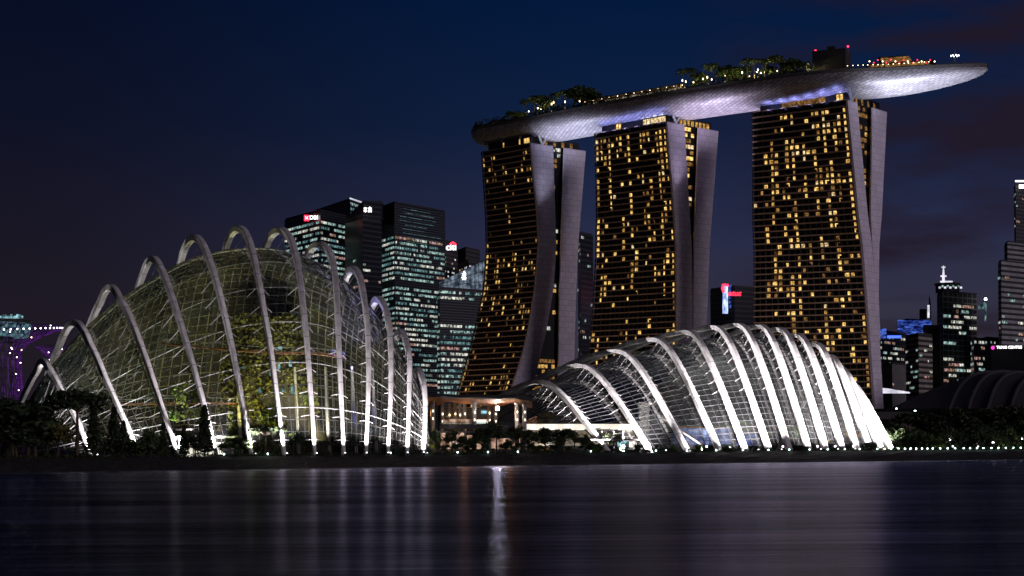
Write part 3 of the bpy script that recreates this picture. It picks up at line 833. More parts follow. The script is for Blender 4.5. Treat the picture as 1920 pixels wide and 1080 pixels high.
FD = [(1141, 1012, 716, 512, 533, 800, 575), (1221, 1090, 685, 514, 538, 800, 592), (1290, 1160, 658, 516, 543, 815, 606), (1350, 1229, 636, 518, 546, 850, 616),
      (1399, 1290, 622, 520, 548, 905, 622), (1443, 1343, 613, 522, 549, 975, 626), (1481, 1387, 609, 524, 550, 1050, 628), (1517, 1427, 611, 526, 551, 1125, 628),
      (1549, 1463, 617, 528, 552, 1200, 626), (1580, 1496, 628, 530, 552, 1275, 622), (1607, 1530, 645, 532, 551, 1345, 616), (1631, 1555, 668, 534, 550, 1410, 606), (1652, 1572, 690, 536, 549, 1460, 592), (1671, 1586, 714, 539, 549, 1500, 580)]
FD = [(a, b2, c0, shoreD(a) + 21, shoreD(a) + 21 + e - d0, g, shoreD(a) + 21 + h - d0) for a, b2, c0, d0, e, g, h in FD]
fd_ribs = [ribdef(*r) for r in FD]
fd_ends = (ribdef(1050, 930, 765, 518, 536, 800, 568), ribdef(1684, 1600, 745, 569, 576, 1530, 598))
flower, fdS = dome('flower_glasshouse', 'low wide glass dome on the right with bright white arches', fd_ribs, fd_ends, 3.0, 2.5, 3.6, .05,
    lambda i: 1.65 + .04 * i, 1.4, 'bower_glass', None, 4, 50, 8, (-.60, -.08), False, 'mullion_dark', .085)
# an uplight at every arch foot
def uplights(ribs, nm, power, where, aim, col, out, size=50):
    for i, rb in enumerate(ribs):
        Fp, A, B = rb.F, rb.A, rb.B
        gap = min((ribs[min(i + 1, len(ribs) - 1)].F - Fp).length if i + 1 < len(ribs) else 99, (Fp - ribs[i - 1].F).length if i else 99)
        d = (Fp - A); d.z = 0; d.normalize()
        d = (d + Vector((0, -1, 0)) * .5).normalized()
        base = Fp + d * out; base.z = LAND_Z
        u = thing('uplight', f'small box floodlight at the foot of the {ORD[i]} arch of the {where}', 'floodlight', base, nm)
        mb = MB(); mb.box(base, .5, .4, .35); mb.tube([base + Vector((0, 0, .35)), base + Vector((0, 0, .6)) - d * .12], [.3, .22], 8); mb.build('housing', 'dark_metal', u)
        mb = MB(); q = base + Vector((0, 0, .62)) - d * .13; mb.ball(q, .2, 8); mb.build('lens', 'lamp_white', u)
        t = rb.curve(aim)
        spot('uplight_beam', base + Vector((0, 0, .95)) - d * .2, t, power * min(1.0, gap / 7.5) ** 2.1, size, col, .7, .3, u)
uplights(cf_ribs, 'floodlights at the arch feet of the tall dome', 68000, 'tall dome', -.82, (1, .92, .97), 4.2, 66)
for rb in cf_ribs[:10]:
    e = rb.B + (rb.B - rb.A).normalized() * 2; e.z = LAND_Z + 1.0
    spot('rear_uplight', e, rb.curve(.7), 60000, 60, (1, .94, .95), .7, .3)
uplights(fd_ribs, 'floodlights at the arch feet of the low dome', 260000, 'low dome', -.60, (1, .94, .97), 8.5, 84)

# ------------------------------------------------------------------ vegetation prototypes
def leaves(mb, c, rad, n, size, rr, flat=.75, mi=None):
    for _ in range(n):
        d = Vector((rr.gauss(0, 1), rr.gauss(0, 1), rr.gauss(0, 1))).normalized() * rad * rr.random() ** .45; d.z *= flat
        p = c + d
        a = Vector((rr.gauss(0, 1), rr.gauss(0, 1), rr.gauss(0, .6))).normalized(); b2 = a.cross(Vector((rr.gauss(0, 1), rr.gauss(0, 1), rr.gauss(0, 1)))).normalized()
        s = size * rr.uniform(.6, 1.4)
        mb.q(p - a * s, p - b2 * s * .5, p + a * s, p + b2 * s * .5)
def make_plant(kindname, seed, name, label, cat, loc, leaf='leaf_dark', group=None):
    """a plant of unit scale: about 10 m tall for trees, 3 m for shrubs"""
    rr = random.Random(seed); loc = Vector(loc)
    root = thing(name, label, cat, loc, group)
    tr, cr = MB(), MB()
    def L(x, y, z): return loc + Vector((x, y, z))
    if kindname in ('round', 'open'):
        top = 3.6 if kindname == 'round' else 4.6
        tr.tube([L(0, 0, -.3), L(.1, 0, top * .5), L(0, .1, top)], [.30, .22, .17], 6)
        for k in range(15 if kindname == 'round' else 11):
            an = 2.4 * k + rr.uniform(-.4, .4); rad = rr.uniform(.5, 2.7); h = top + rr.uniform(.2, 4.2) * (1 - .25 * rad / 2.7)
            c2 = L(rad * math.cos(an), rad * math.sin(an), h)
            if k < 6: tr.tube([L(0, .1, top - .2), L(rad * .5 * math.cos(an), rad * .5 * math.sin(an), lerp(top, h, .6)), c2], [.14, .09, .04], 4)
            leaves(cr, c2, rr.uniform(1.1, 1.7), 120 if kindname == 'round' else 90, .36, rr)
    elif kindname == 'umbrella':
        tr.tube([L(0, 0, -.3), L(.2, 0, 3), L(.1, .1, 6.2)], [.28, .2, .15], 6)
        for k in range(13):
            an = 2.4 * k; rad = 3.4 * math.sqrt((k + .5) / 13); c2 = L(rad * math.cos(an), rad * math.sin(an), 8.2 - .12 * rad * rad + rr.uniform(-.4, .5))
            tr.tube([L(.1, .1, 6.0), L(rad * .5 * math.cos(an), rad * .5 * math.sin(an), 7.1), c2], [.11, .07, .03], 4)
            leaves(cr, c2, 1.35, 110, .34, rr, .55)
    elif kindname == 'conifer':
        tr.tube([L(0, 0, -.3), L(0, 0, 5), L(0, 0, 9.8)], [.22, .13, .03], 6)
        z = 1.0
        while z < 9.7:
            r0 = 2.0 * (1 - z / 10.2) ** .8 * rr.uniform(.75, 1.1); nb = 7
            for k in range(nb):
                an = 2 * PI * k / nb + z * 2.1 + rr.uniform(-.2, .2); e = L(r0 * math.cos(an), r0 * math.sin(an), z + .25 * r0)
                cr.tube([L(0, 0, z), e], [.05, .02], 3)
                for m2 in range(14):
                    f = rr.uniform(.2, 1.0); c2 = L(r0 * f * math.cos(an), r0 * f * math.sin(an), z + .25 * r0 * f - .05)
                    leaves(cr, c2, .25, 1, .42, rr, .5)
            z += .55
    elif kindname == 'palm':
        tr.tube([L(0, 0, -.3), L(.15, 0, 3), L(.1, .1, 6.6)], [.2, .14, .12], 6)
        for k in range(15):
            an = 2.4 * k; up = rr.uniform(.2, 1.5); ln = rr.uniform(2.0, 2.8); d = Vector((math.cos(an), math.sin(an), 0)); sd2 = Vector((-d.y, d.x, 0))
            prev = None
            for m2 in range(8):
                f = m2 / 7.0; p = loc + Vector((.1, .1, 6.6)) + d * ln * f + Vector((0, 0, up * 1.6 * f - (2.2 + .5 * up) * f * f)); wv = .55 * math.sin(PI * (.12 + .86 * f)) + .04
                if prev is not None:
                    for sgn in (-1, 1):
                        cr.q(prev, lerp(prev, p, .8), lerp(prev, p, .9) + sd2 * sgn * wv - Vector((0, 0, .35 * wv)), lerp(prev, p, .35) + sd2 * sgn * wv - Vector((0, 0, .3 * wv)))
                prev = p
    elif kindname == 'shrub':
        for k in range(7):
            an = 2.4 * k; rad = rr.uniform(.2, 1.2); c2 = L(rad * math.cos(an), rad * math.sin(an), rr.uniform(.8, 2.1))
            tr.tube([L(0, 0, -.2), c2], [.07, .03], 4); leaves(cr, c2, rr.uniform(.7, 1.0), 95, .26, rr)
    elif kindname == 'fan':
        for k in range(26):
            an = 2.4 * k; up = rr.uniform(.5, 2.2); ln = rr.uniform(.9, 1.6); d = Vector((math.cos(an), math.sin(an), 0)); sd2 = Vector((-d.y, d.x, 0)); prev = None
            for m2 in range(5):
                f = m2 / 4.0; p = loc + Vector((0, 0, .15)) + d * ln * f + Vector((0, 0, up * 1.5 * f - 1.1 * f * f)); wv = .2 * math.sin(PI * (.15 + .8 * f))
                if prev is not None:
                    for sgn in (-1, 1): cr.q(prev, p, p + sd2 * sgn * wv, prev + sd2 * sgn * wv)
                prev = p
        tr.tube([L(0, 0, -.2), L(0, 0, .4)], [.16, .12], 5)
    tr.build('trunk' if kindname not in ('shrub', 'fan') else 'stem', 'bark', root)
    cr.build('crown' if kindname not in ('shrub', 'fan') else 'foliage', leaf, root)
    return root
PROTO = {}
UNIT = {'round': 8.9, 'open': 9.3, 'umbrella': 8.9, 'conifer': 10.0, 'palm': 7.6, 'shrub': 2.9, 'fan': 2.2}
def plant(kindname, name, loc, h, label, cat, leaf='leaf_dark', variant=0, group=None, wide=1.0, rz=0.0):
    key = (kindname, leaf, variant, name)
    sc = h / UNIT[kindname]
    if key not in PROTO:
        PROTO[key] = make_plant(kindname, hash(kindname) % 97 * 0 + 13 * variant + len(kindname), name, label, cat, loc, leaf, group)
        o = PROTO[key]; o.scale = (sc * wide, sc * wide, sc); o.rotation_euler = (0, 0, rz); return o
    return dup(PROTO[key], loc, label, group, (sc * wide, sc * wide, sc), rz)
def on_ground(px, D, z=None):
    p = P(px, 840, D); p.z = LAND_Z - .02 if z is None else z; return p
def height_for(px, top, D, z=LAND_Z): return P(px, top, D).z - z

# trees and shrubs on the near bank: kind, px, top py, distance behind the waterline, leaf, variant, wide, label
G = 'plants along the dark bank'
NEAR = [
 ('round', 12, 738, 22, 'leaf_dark', 0, 1.5, 'big dark tree at the left edge of the photo'),
 ('round', 52, 752, 24, 'leaf_dark', 1, 1.3, 'dark bushy tree beside the big tree at the left edge'),
 ('open', 88, 788, 20, 'leaf_olive', 2, 1.5, 'low olive tree just left of the first pale arch foot'),
 ('round', 24, 782, 70, 'leaf_dark', 0, 1.7, 'dark tree standing before the trunk of the large purple steel tree'),
 ('round', 66, 785, 74, 'leaf_dark', 3, 1.5, 'dark tree right of the trunk of the large purple steel tree'),
 ('umbrella', 143, 740, 18, 'leaf_dark', 0, 1.0, 'tall flat-topped tree in front of the first arch of the tall dome'),
 ('open', 108, 795, 17, 'leaf_olive', 3, 1.2, 'small olive tree under the flat-topped tall tree'),
 ('round', 30, 800, 17, 'leaf_dark', 2, 1.9, 'low dark tree on the bank at far left'),
 ('conifer', 176, 762, 18, 'leaf_dark', 0, .8, 'dark conifer just right of the flat-topped tall tree'),
 ('conifer', 214, 766, 18, 'leaf_dark', 1, .8, 'dark conifer left of the second arch foot'),
 ('conifer', 232, 792, 17, 'leaf_dark', 2, .9, 'short conifer touching the second arch foot'),
 ('shrub', 262, 815, 16, 'leaf_mid', 0, 1.1, 'low green shrub right of the second arch foot'),
 ('open', 284, 806, 18, 'leaf_mid', 1, .9, 'thin small tree between the second and third arch feet'),
 ('conifer', 306, 796, 18, 'leaf_dark', 3, .8, 'short conifer just left of the third arch foot'),
 ('conifer', 345, 800, 17, 'leaf_dark', 4, .9, 'short conifer just right of the third arch foot'),
 ('conifer', 384, 764, 18, 'leaf_dark', 5, .85, 'tall conifer in front of the fourth arch of the tall dome'),
 ('round', 366, 815, 16, 'leaf_dark', 3, 1.3, 'dark bush left of the tallest mid-bank conifer'),
 ('shrub', 432, 826, 15, 'leaf_mid', 1, 1.2, 'low shrub between the fourth and fifth arch feet'),
 ('round', 452, 818, 17, 'leaf_dark', 4, 1.2, 'small dark bush left of the fifth arch foot'),
 ('umbrella', 499, 803, 15, 'leaf_dark', 1, 1.3, 'spreading dark tree between the fifth and sixth arch feet'),
 ('open', 565, 806, 16, 'leaf_mid', 2, .9, 'slender green tree between the sixth and seventh arch feet'),
 ('umbrella', 609, 829, 13, 'leaf_dark', 2, 1.4, 'low umbrella-shaped shrub right of the seventh arch foot'),
 ('open', 652, 803, 16, 'leaf_mid', 4, .8, 'slender green tree in front of the eighth arch foot'),
 ('umbrella', 647, 828, 13, 'leaf_dark', 3, 1.4, 'low umbrella-shaped shrub under the eighth arch foot'),
 ('umbrella', 681, 829, 13, 'leaf_dark', 4, 1.3, 'low umbrella-shaped shrub by the ninth arch foot'),
 ('open', 714, 803, 16, 'leaf_mid', 5, .9, 'slender green tree in front of the tenth arch foot'),
 ('shrub', 745, 834, 12, 'leaf_mid', 2, 1.5, 'low green shrub between the tenth and eleventh arch feet'),
 ('round', 803, 822, 15, 'leaf_yellow', 5, 1.0, 'lit yellow-green bush right of the last arch foot'),
 ('open', 817, 808, 17, 'leaf_mid', 6, 1.0, 'green small tree at the left end of the timber pavilion'),
 ('open', 848, 808, 17, 'leaf_dark', 7, 1.1, 'dark small tree in front of the left pavilion columns'),
 ('round', 868, 818, 15, 'leaf_dark', 6, 1.0, 'dark bush before the left half of the pavilion'),
 ('round', 886, 822, 14, 'leaf_dark', 7, 1.0, 'low dark bush before the middle of the pavilion'),
 ('round', 907, 800, 17, 'leaf_dark', 8, 1.0, 'dense dark tree before the middle of the pavilion'),
 ('open', 931, 792, 18, 'leaf_dark', 8, .9, 'tallest dark tree before the pavilion, below its bright lamp'),
 ('round', 953, 824, 14, 'leaf_dark', 9, 1.0, 'low dark bush right of the tree below the bright lamp'),
 ('open', 968, 800, 17, 'leaf_dark', 9, 1.0, 'dark tree at the right end of the pavilion'),
 ('round', 993, 806, 17, 'leaf_dark', 10, 1.0, 'dark tree just right of the pavilion columns'),
 ('round', 1022, 804, 17, 'leaf_dark', 11, 1.1, 'dark tree before the left end of the low dome'),
 ('round', 1050, 802, 18, 'leaf_dark', 12, 1.1, 'dark bushy tree before the long lit ceiling'),
 ('open', 1077, 808, 17, 'leaf_dark', 10, 1.1, 'open dark tree before the long lit ceiling'),
 ('round', 1098, 816, 16, 'leaf_dark', 13, 1.0, 'low dark tree left of the first arch foot of the low dome'),
 ('shrub', 1120, 832, 12, 'leaf_mid', 3, 1.3, 'low shrub left of the first white arch foot'),
 ('fan', 1170, 834, 12, 'leaf_mid', 0, 1.2, 'small fan palm right of the first white arch foot'),
 ('fan', 1196, 829, 13, 'leaf_dark', 1, 1.1, 'larger fan palm between the first and second white arch feet'),
 ('fan', 1228, 833, 12, 'leaf_dark', 2, 1.2, 'fan palm at the second white arch foot'),
 ('fan', 1262, 832, 12, 'leaf_mid', 3, 1.2, 'lit fan palm between the second and third white arch feet'),
 ('fan', 1310, 833, 12, 'leaf_mid', 4, 1.2, 'fan palm right of the third white arch foot'),
 ('shrub', 1366, 837, 11, 'leaf_dark', 4, 1.8, 'low dark shrub right of the fourth white arch foot'),
 ('shrub', 1500, 833, 11, 'leaf_dark', 5, 1.6, 'dark shrub between the seventh and eighth white arch feet'),
 ('shrub', 1632, 829, 10, 'leaf_dark', 6, 1.7, 'dark round shrub before the last white arch feet'),
 ('shrub', 1560, 836, 10, 'leaf_mid', 0, 1.6, 'low shrub right of the ninth white arch foot'),
]
NM = {'round': 'broadleaf_tree', 'open': 'young_tree', 'umbrella': 'umbrella_tree', 'conifer': 'conifer_tree', 'palm': 'palm_tree', 'shrub': 'shrub', 'fan': 'fan_palm'}
CT = {'round': 'tree', 'open': 'tree', 'umbrella': 'tree', 'conifer': 'conifer', 'palm': 'palm', 'shrub': 'shrub', 'fan': 'palm'}
for kn, px, top, off, leaf, var, wide, lab in NEAR:
    p = bankpt(px, off); p.z = LAND_Z - .05
    cat = 'shrub' if ('shrub' in lab or 'bush ' in lab) else CT[kn]
    plant(kn, NM[kn], p, max(.8, height_for(px, top, p.y)) * (1.14 if 800 < px < 1110 else 1.1), lab, cat, leaf, var % 4, G, wide * (.95 if 800 < px < 1110 else 1.1), px * .7)
rr = random.Random(21)
for k in range(16):
    px = 836 + k * 18 + rr.uniform(-4, 4); p = bankpt(px, rr.uniform(13, 18)); p.z = LAND_Z - .05
    plant(('round', 'round', 'open')[k % 3], ('broadleaf_tree', 'broadleaf_tree', 'young_tree')[k % 3], p, rr.uniform(1.8, 3.9), f'dark bush in the hedge-like row before the pavilion and hall, {ORD[k]} from the left', 'bush', 'leaf_dark', k % 4, 'bush row before the pavilion', 1.15, k * 1.1)
# low planting that edges the bank: nobody could count it
gc = MB(); rr = random.Random(5)
for k in range(1500):
    px = rr.uniform(-60, 1980); p = bankpt(px, rr.uniform(10.3, 14.5)); p.z = LAND_Z + .1
    leaves(gc, p + Vector((0, 0, rr.uniform(0, .4 + .9 * max(0, math.sin(px * .13) * math.sin(px * .047))))), .6, 14, .22, rr, .7)
o = gc.build('ground_cover', 'leaf_dark'); tag(o, 'low dark planting along the top edge of the bank', 'ground cover'); kind(o, 'stuff')
# wooded park at the right
RT = [(1645, 800, 574), (1668, 782, 590), (1705, 774, 600), (1740, 770, 608), (1688, 800, 578), (1722, 806, 585), (1760, 792, 592), (1776, 764, 622), (1812, 770, 612), (1800, 796, 598), (1848, 757, 630), (1840, 792, 604), (1884, 760, 636), (1880, 788, 610), (1915, 752, 640), (1918, 790, 616), (1752, 818, 588), (1862, 812, 606)]
RL = ['tree at the right tip of the low dome', 'tree below the foot of the rightmost tower', 'wide tree right of the rightmost tower foot', 'tree before the left end of the ribbed shell roof', 'shorter tree right of the low dome tip', 'short tree over the warm-lit wall behind',
      'tree left of the tall pink park lamp', 'tall tree before the first rib of the shell roof', 'tree before the second rib of the shell roof', 'short tree above the tall pink park lamp', 'tallest tree before the middle of the shell roof', 'short tree before the middle of the shell roof',
      'tall tree before the right part of the shell roof', 'short tree by the second park lamp', 'tall tree at the right edge', 'short tree at the right edge', 'lowest tree left of the pink park lamp', 'lowest tree between the two park lamps']
for k, (px, top, D) in enumerate(RT):
    p = on_ground(px, D); kn = ('round', 'round', 'umbrella', 'round', 'open')[k % 5]
    plant(kn, NM[kn], p, height_for(px, top, D), 'dark park ' + RL[k], 'tree', 'leaf_dark', k % 4, 'trees of the park at the right', 1.25, k * 1.3)

# ------------------------------------------------------------------ bank lamps
LAMPS = [420, 502, 588, 733, 801, 858, 915, 971, 1108, 1169, 1230, 1288, 1343, 1393, 1441, 1480, 1518, 1552, 1584, 1612, 1645, 1659]
RLAMPS = [1671, 1685, 1697, 1707, 1718, 1729, 1739, 1749, 1763, 1777, 1791, 1807, 1819, 1832, 1844, 1859, 1872, 1886, 1900, 1914]
lamp0 = None
for i, px in enumerate(LAMPS + RLAMPS):
    p = bankpt(px, 10.2); p.z = 3.05
    if i < len(LAMPS): lab = f'small bright bank lamp, {ORD[i] if i < 20 else ORD[i]} from the left along the waterside'
    else: lab = f'small bank lamp, {ORD[len(LAMPS) + len(RLAMPS) - 1 - i]} from the right end of the row under the park trees'
    if lamp0 is None:
        lamp0 = thing('bank_lamp', lab, 'lamp', p, 'lamps along the bank')
        mb = MB(); mb.tube([p - Vector((0, 0, .2)), p + Vector((0, 0, .42))], .07, 6); mb.build('post', 'dark_metal', lamp0)
        mb = MB(); mb.ball(p + Vector((0, 0, .55)), .19, 8); mb.build('lamp_head', 'lamp_cool', lamp0)
    else:
        o = dup(lamp0, p, lab, 'lamps along the bank')
        if i >= len(LAMPS): o.scale = (1.2, 1.2, 1.0)
ug = MB(); rr = random.Random(77)
for k in range(1500):
    px = rr.uniform(1652, 1960); D = shoreD(px) + rr.uniform(22, 90); p = on_ground(px, D); p.z = LAND_Z + rr.random() ** 1.3 * 6.5
    leaves(ug, p, 1.3, 16, .5, rr, .7)
o = ug.build('undergrowth', 'leaf_dark'); tag(o, 'dark undergrowth filling the park below the trees at the right', 'undergrowth'); kind(o, 'stuff')
def park_lamp(px, py, D, lab, mat='lamp_pink', r=.35):
    q = P(px, py, D); b0 = Vector((q.x, q.y, LAND_Z)); t = thing('park_lamp', lab, 'lamp', b0, 'post lamps in the park')
    mb = MB(); mb.tube([b0, q], [.09, .06], 6); mb.build('post', 'dark_metal', t)
    mb = MB(); mb.ball(q + Vector((0, 0, .2)), r, 8); mb.build('lamp_head', mat, t)
    return t
park_lamp(1781, 825, 584, 'tall pink-white post lamp standing among the park trees')
park_lamp(1862, 831, 590, 'second pink-white post lamp, nearer the right edge')
park_lamp(1786, 838, 583, 'low pink lamp below the tall pink-white post lamp', r=.3)
park_lamp(1833, 838, 588, 'low pink lamp between the two tall park lamps', r=.4)
park_lamp(1916, 824, 596, 'post lamp at the right edge of the park', 'lamp_cool', .25)
for px in (1325, 1468, 1533, 1566, 1600):
    park_lamp(px, 838.5 if px < 1500 else 838, shoreD(px) + 20, f'low pink lamp in the planting below the low dome, {["left of the third white foot", "by the sixth white foot", "by the eighth white foot", "by the ninth white foot", "by the tenth white foot"][(1325, 1468, 1533, 1566, 1600).index(px)]}', r=.28)
# warm-lit wall glimpsed through the park trees, and a long kerb wall
wl = MB(); a, b2 = on_ground(1690, 640), on_ground(1722, 640); d = (b2 - a).normalized(); wl.prism([a, b2, b2 + Vector((0, 4, 0)), a + Vector((0, 4, 0))], LAND_Z, P(1700, 783, 640).z)
tag(wl.build('garden_wall', 'concrete_dark'), 'low pale wall lit amber behind the park trees', 'wall')
spot('garden_wall_light', P(1706, 830, 630), P(1706, 800, 640), 380, 90, (1, .55, .22))
for px, py, D in ((1672, 812, 566), (1762, 818, 580), (1875, 832, 596), (1900, 836, 600)):
    q = P(px, 838, D - 3); q.z = 3.4; point('tree_uplight', q, 260, (.9, 1, .55), .3)

# ------------------------------------------------------------------ inside the tall dome
mc = XY(500, 494, 835)
mt = MB(); rows = []; rr = random.Random(3)
for i in range(19):
    f = i / 18.0; z = LAND_Z + 36 * f; row = []
    for j in range(40):
        an = 2 * PI * j / 40; r0 = lerp(15.5, 7.5, f ** .8) * (1 + .10 * math.sin(3 * an + 4 * f) + .06 * math.sin(7 * an - 6 * f)) + rr.uniform(-.35, .35)
        if i == 18: r0 *= .5
        row.append(mc + Vector((r0 * math.cos(an), r0 * math.sin(an), z)))
    rows.append(row)
mt.grid(rows, close=True); mt.q(*rows[-1])
mount = thing('planted_mountain', 'tall planted artificial mountain inside the tall glass dome', 'mountain', mc + Vector((0, 0, LAND_Z)))
mt.build('rock', 'rock_face', mount, True)
fo = MB()
for i in range(2600):
    f = rr.random() ** .8; an = rr.uniform(PI * .95, PI * 2.05); r0 = lerp(15.8, 7.6, f ** .8) * (1 + .10 * math.sin(3 * an + 4 * f) + .06 * math.sin(7 * an - 6 * f))
    if f < .42 and math.sin(9 * f + 2 * an) > .25: continue
    leaves(fo, mc + Vector((r0 * math.cos(an), r0 * math.sin(an), LAND_Z + 37 * f)), 1.1, 6, .55, rr, 1.0)
kind(fo.build('foliage', 'leaf_olive', mount), 'stuff')
for px, py, w2, h2 in ((523, 693, 5, 10), (545, 687, 6, 11), (549, 738, 7, 15), (531, 735, 5, 11), (487, 737, 7, 9), (525, 655, 9, 5), (508, 704, 4, 7), (457, 691, 7, 4)):
    q = P(px, py, mc.y - 14.5); u2 = .135; mb = MB()
    mb.prism([q + Vector((w2 * u2 / 2 * math.cos(2 * PI * k / 9), .4 * math.sin(2 * PI * k / 9), 0)) for k in range(9)], q.z, q.z + h2 * u2)
    mb.build('opening', 'gallery_cyan', mount)
# walkways, bent round the mountain
def walkway(pts, lab, wid=2.0, th=.5):
    root = thing('walkway', lab, 'walkway', (pts[0].x, pts[0].y, LAND_Z))
    mb = MB(); n = len(pts); rows = []
    for i, p in enumerate(pts):
        t2 = (pts[min(i + 1, n - 1)] - pts[max(i - 1, 0)]); t2.z = 0; t2.normalize(); s2 = Vector((-t2.y, t2.x, 0)) * wid / 2
        rows.append([p - s2, p + s2, p + s2 - Vector((0, 0, th)), p - s2 - Vector((0, 0, th))])
    mb.grid(rows, close=True); mb.build('deck', 'timber', root)
    rl = MB()
    for sgn in (0, 1):
        rl.tube([r[sgn] + Vector((0, 0, 1.1)) for r in rows], .05, 4)
        for r in rows[::2]: rl.tube([r[sgn], r[sgn] + Vector((0, 0, 1.1))], .04, 4)
    rl.build('railing', 'steel_grey', root)
    ed = MB(); ed.tube([r[3] - Vector((0, .1, -.1)) for r in rows], .10, 4); ed.build('edge_light', 'room_dim', root)
    return root
def arcpts(pairs, n=26): 
    ctrl = [P(*p) for p in pairs]; return [catmull(ctrl, (len(ctrl) - 1) * i / n) for i in range(n + 1)]
walkway(arcpts([(302, 642, 482), (360, 648, 474), (440, 655, 470), (520, 660, 471), (590, 661, 476), (640, 668, 484)]), 'upper walkway crossing the planted mountain in the tall dome')
walkway(arcpts([(225, 757, 486), (300, 755, 478), (380, 754, 473), (446, 756, 472)]), 'lower walkway at the left inside the tall dome')
mb = MB(); mb.box(XY(385, 466) + Vector((0, 0, LAND_Z + 4.2)), 14, 5, .6); mb2 = None
ent = thing('entrance_canopy', 'small white entrance canopy between the third and fourth arch feet', 'canopy', XY(372, 462) + Vector((0, 0, LAND_Z)))
mb = MB(); q = XY(372, 462); mb.box(q + Vector((2, 0, LAND_Z + 4.6)), 15, 4.5, .5); mb.box(q + Vector((-3.5, .5, LAND_Z + 6.6)), 4, 3, .35); mb.build('roof', 'white_paint', ent)
mb = MB()
for dx in (-4.5, -1, 2.5, 6, 9): mb.tube([q + Vector((dx, -1.5, LAND_Z)), q + Vector((dx, -1.5, LAND_Z + 4.6))], .14, 6)
mb.build('column', 'white_paint', ent)
mb = MB(); mb.box(q + Vector((2, 1.2, LAND_Z + .02)), 13, .3, 3.6); mb.build('screen', 'hall_white', ent)
hut = thing('garden_kiosk', 'small pale kiosk on the bank beside the fifth arch foot', 'kiosk', XY(428, 447) + Vector((0, 0, LAND_Z)))
q = XY(428, 447); mb = MB(); mb.box(q + Vector((0, 0, LAND_Z)), 2.5, 1.8, 1.75); mb.build('wall', 'concrete', hut); mb = MB(); mb.box(q + Vector((0, 0, LAND_Z + 1.752)), 2.9, 2.1, .22); mb.build('roof', 'white_paint', hut)
mb = MB(); mb.box(q + Vector((.1, -.93, LAND_Z + .1)), 1.7, .06, 1.4); mb.build('door', 'concrete_dark', hut)
# plants under the glass
for kn, px, top, D, leaf, var, wide, lab in (
    ('open', 353, 705, 474, 'leaf_yellow', 0, .7, 'tall lit yellow-green tree inside the tall dome, left of the mountain'),
    ('conifer', 434, 766, 463, 'leaf_yellow', 1, 1.0, 'bright green conifer inside the tall dome by the fifth arch'),
    ('open', 512, 745, 466, 'leaf_yellow', 2, .7, 'yellow-flowered tree inside the tall dome by the sixth arch'),
    ('palm', 575, 720, 468, 'leaf_yellow', 0, .5, 'slim lit climbing plant inside the tall dome by the seventh arch'),
    ('round', 548, 800, 470, 'leaf_mid', 1, 1.0, 'dim green tree inside the tall dome between the sixth and seventh arches'),
    ('round', 395, 800, 472, 'leaf_mid', 2, 1.0, 'dim green tree inside the tall dome behind the entrance canopy')):
    plant(kn, NM[kn] if kn != 'palm' else 'climbing_plant', on_ground(px, D), height_for(px, top, D), lab, 'plant' if kn == 'palm' else 'tree', leaf, var, 'plants inside the tall dome', wide)
# white rear columns seen through the glass
for k, (px, D) in enumerate(((452, 476), (560, 478), (618, 480), (668, 478), (706, 478))):
    q = XY(px, D); c0 = thing('inner_column', f'slim white column inside the tall dome, {ORD[k]} from the left', 'column', q + Vector((0, 0, LAND_Z)), 'columns inside the tall dome')
    mb = MB(); mb.tube([q + Vector((0, 0, LAND_Z)), q + Vector((-.6, 1, 14)), q + Vector((-1.2, 3, 26))], [.55, .5, .35], 8); mb.build('shaft', 'concrete', c0)
    mb = MB(); mb.tube([q + Vector((0, 0, LAND_Z)), q + Vector((0, 0, LAND_Z + .6))], [.95, .8], 8); mb.build('base', 'concrete_dark', c0)
# the garden lamps that light it
spot('mountain_floodlight', P(455, 832, 462), P(480, 690, 482), 46000, 62, (.95, .88, .27))
spot('mountain_floodlight', P(560, 832, 464), P(525, 690, 482), 24000, 62, (.95, .86, .30))
spot('dome_floodlight', P(520, 836, 512), P(520, 540, 524), 6500, 105, (1, .88, .45))  # added fill to brighten the mountain's shadow on the rear glass
spot('tree_floodlight', P(350, 836, 467), P(353, 740, 474), 2600, 60, (.95, 1, .35))
spot('tree_floodlight', P(436, 838, 457.5), P(434, 790, 463), 700, 60, (.9, 1, .5))
spot('tree_floodlight', P(510, 836, 460), P(512, 765, 466), 1700, 50, (1, .95, .25))
spot('tree_floodlight', P(575, 836, 462), P(575, 760, 468), 1500, 50, (1, .95, .25))
spot('dome_floodlight', P(300, 836, 470), P(230, 640, 482), 18000, 110, (.60, .95, .76))
spot('dome_floodlight', P(600, 836, 474), P(560, 560, 495), 26000, 95, (.95, .9, .75))
for px, tx, ty, pw, cl2 in ((250, 260, 640, 26000, (.75, .9, .6)), (340, 330, 560, 40000, (.85, .9, .5)), (378, 440, 500, 44000, (.9, .85, .5)), (632, 540, 520, 36000, (.9, .85, .6))):
    spot('dome_floodlight', P(px, 836, 488), P(tx, ty, 512), pw * .36, 115, (1, .88, .45))
spot('blue_floodlight', P(690, 836, 470), P(668, 640, 482), 22000, 75, (.22, .22, 1))
spot('blue_floodlight', P(655, 700, 478), P(650, 560, 486), 26000, 95, (.22, .22, 1))

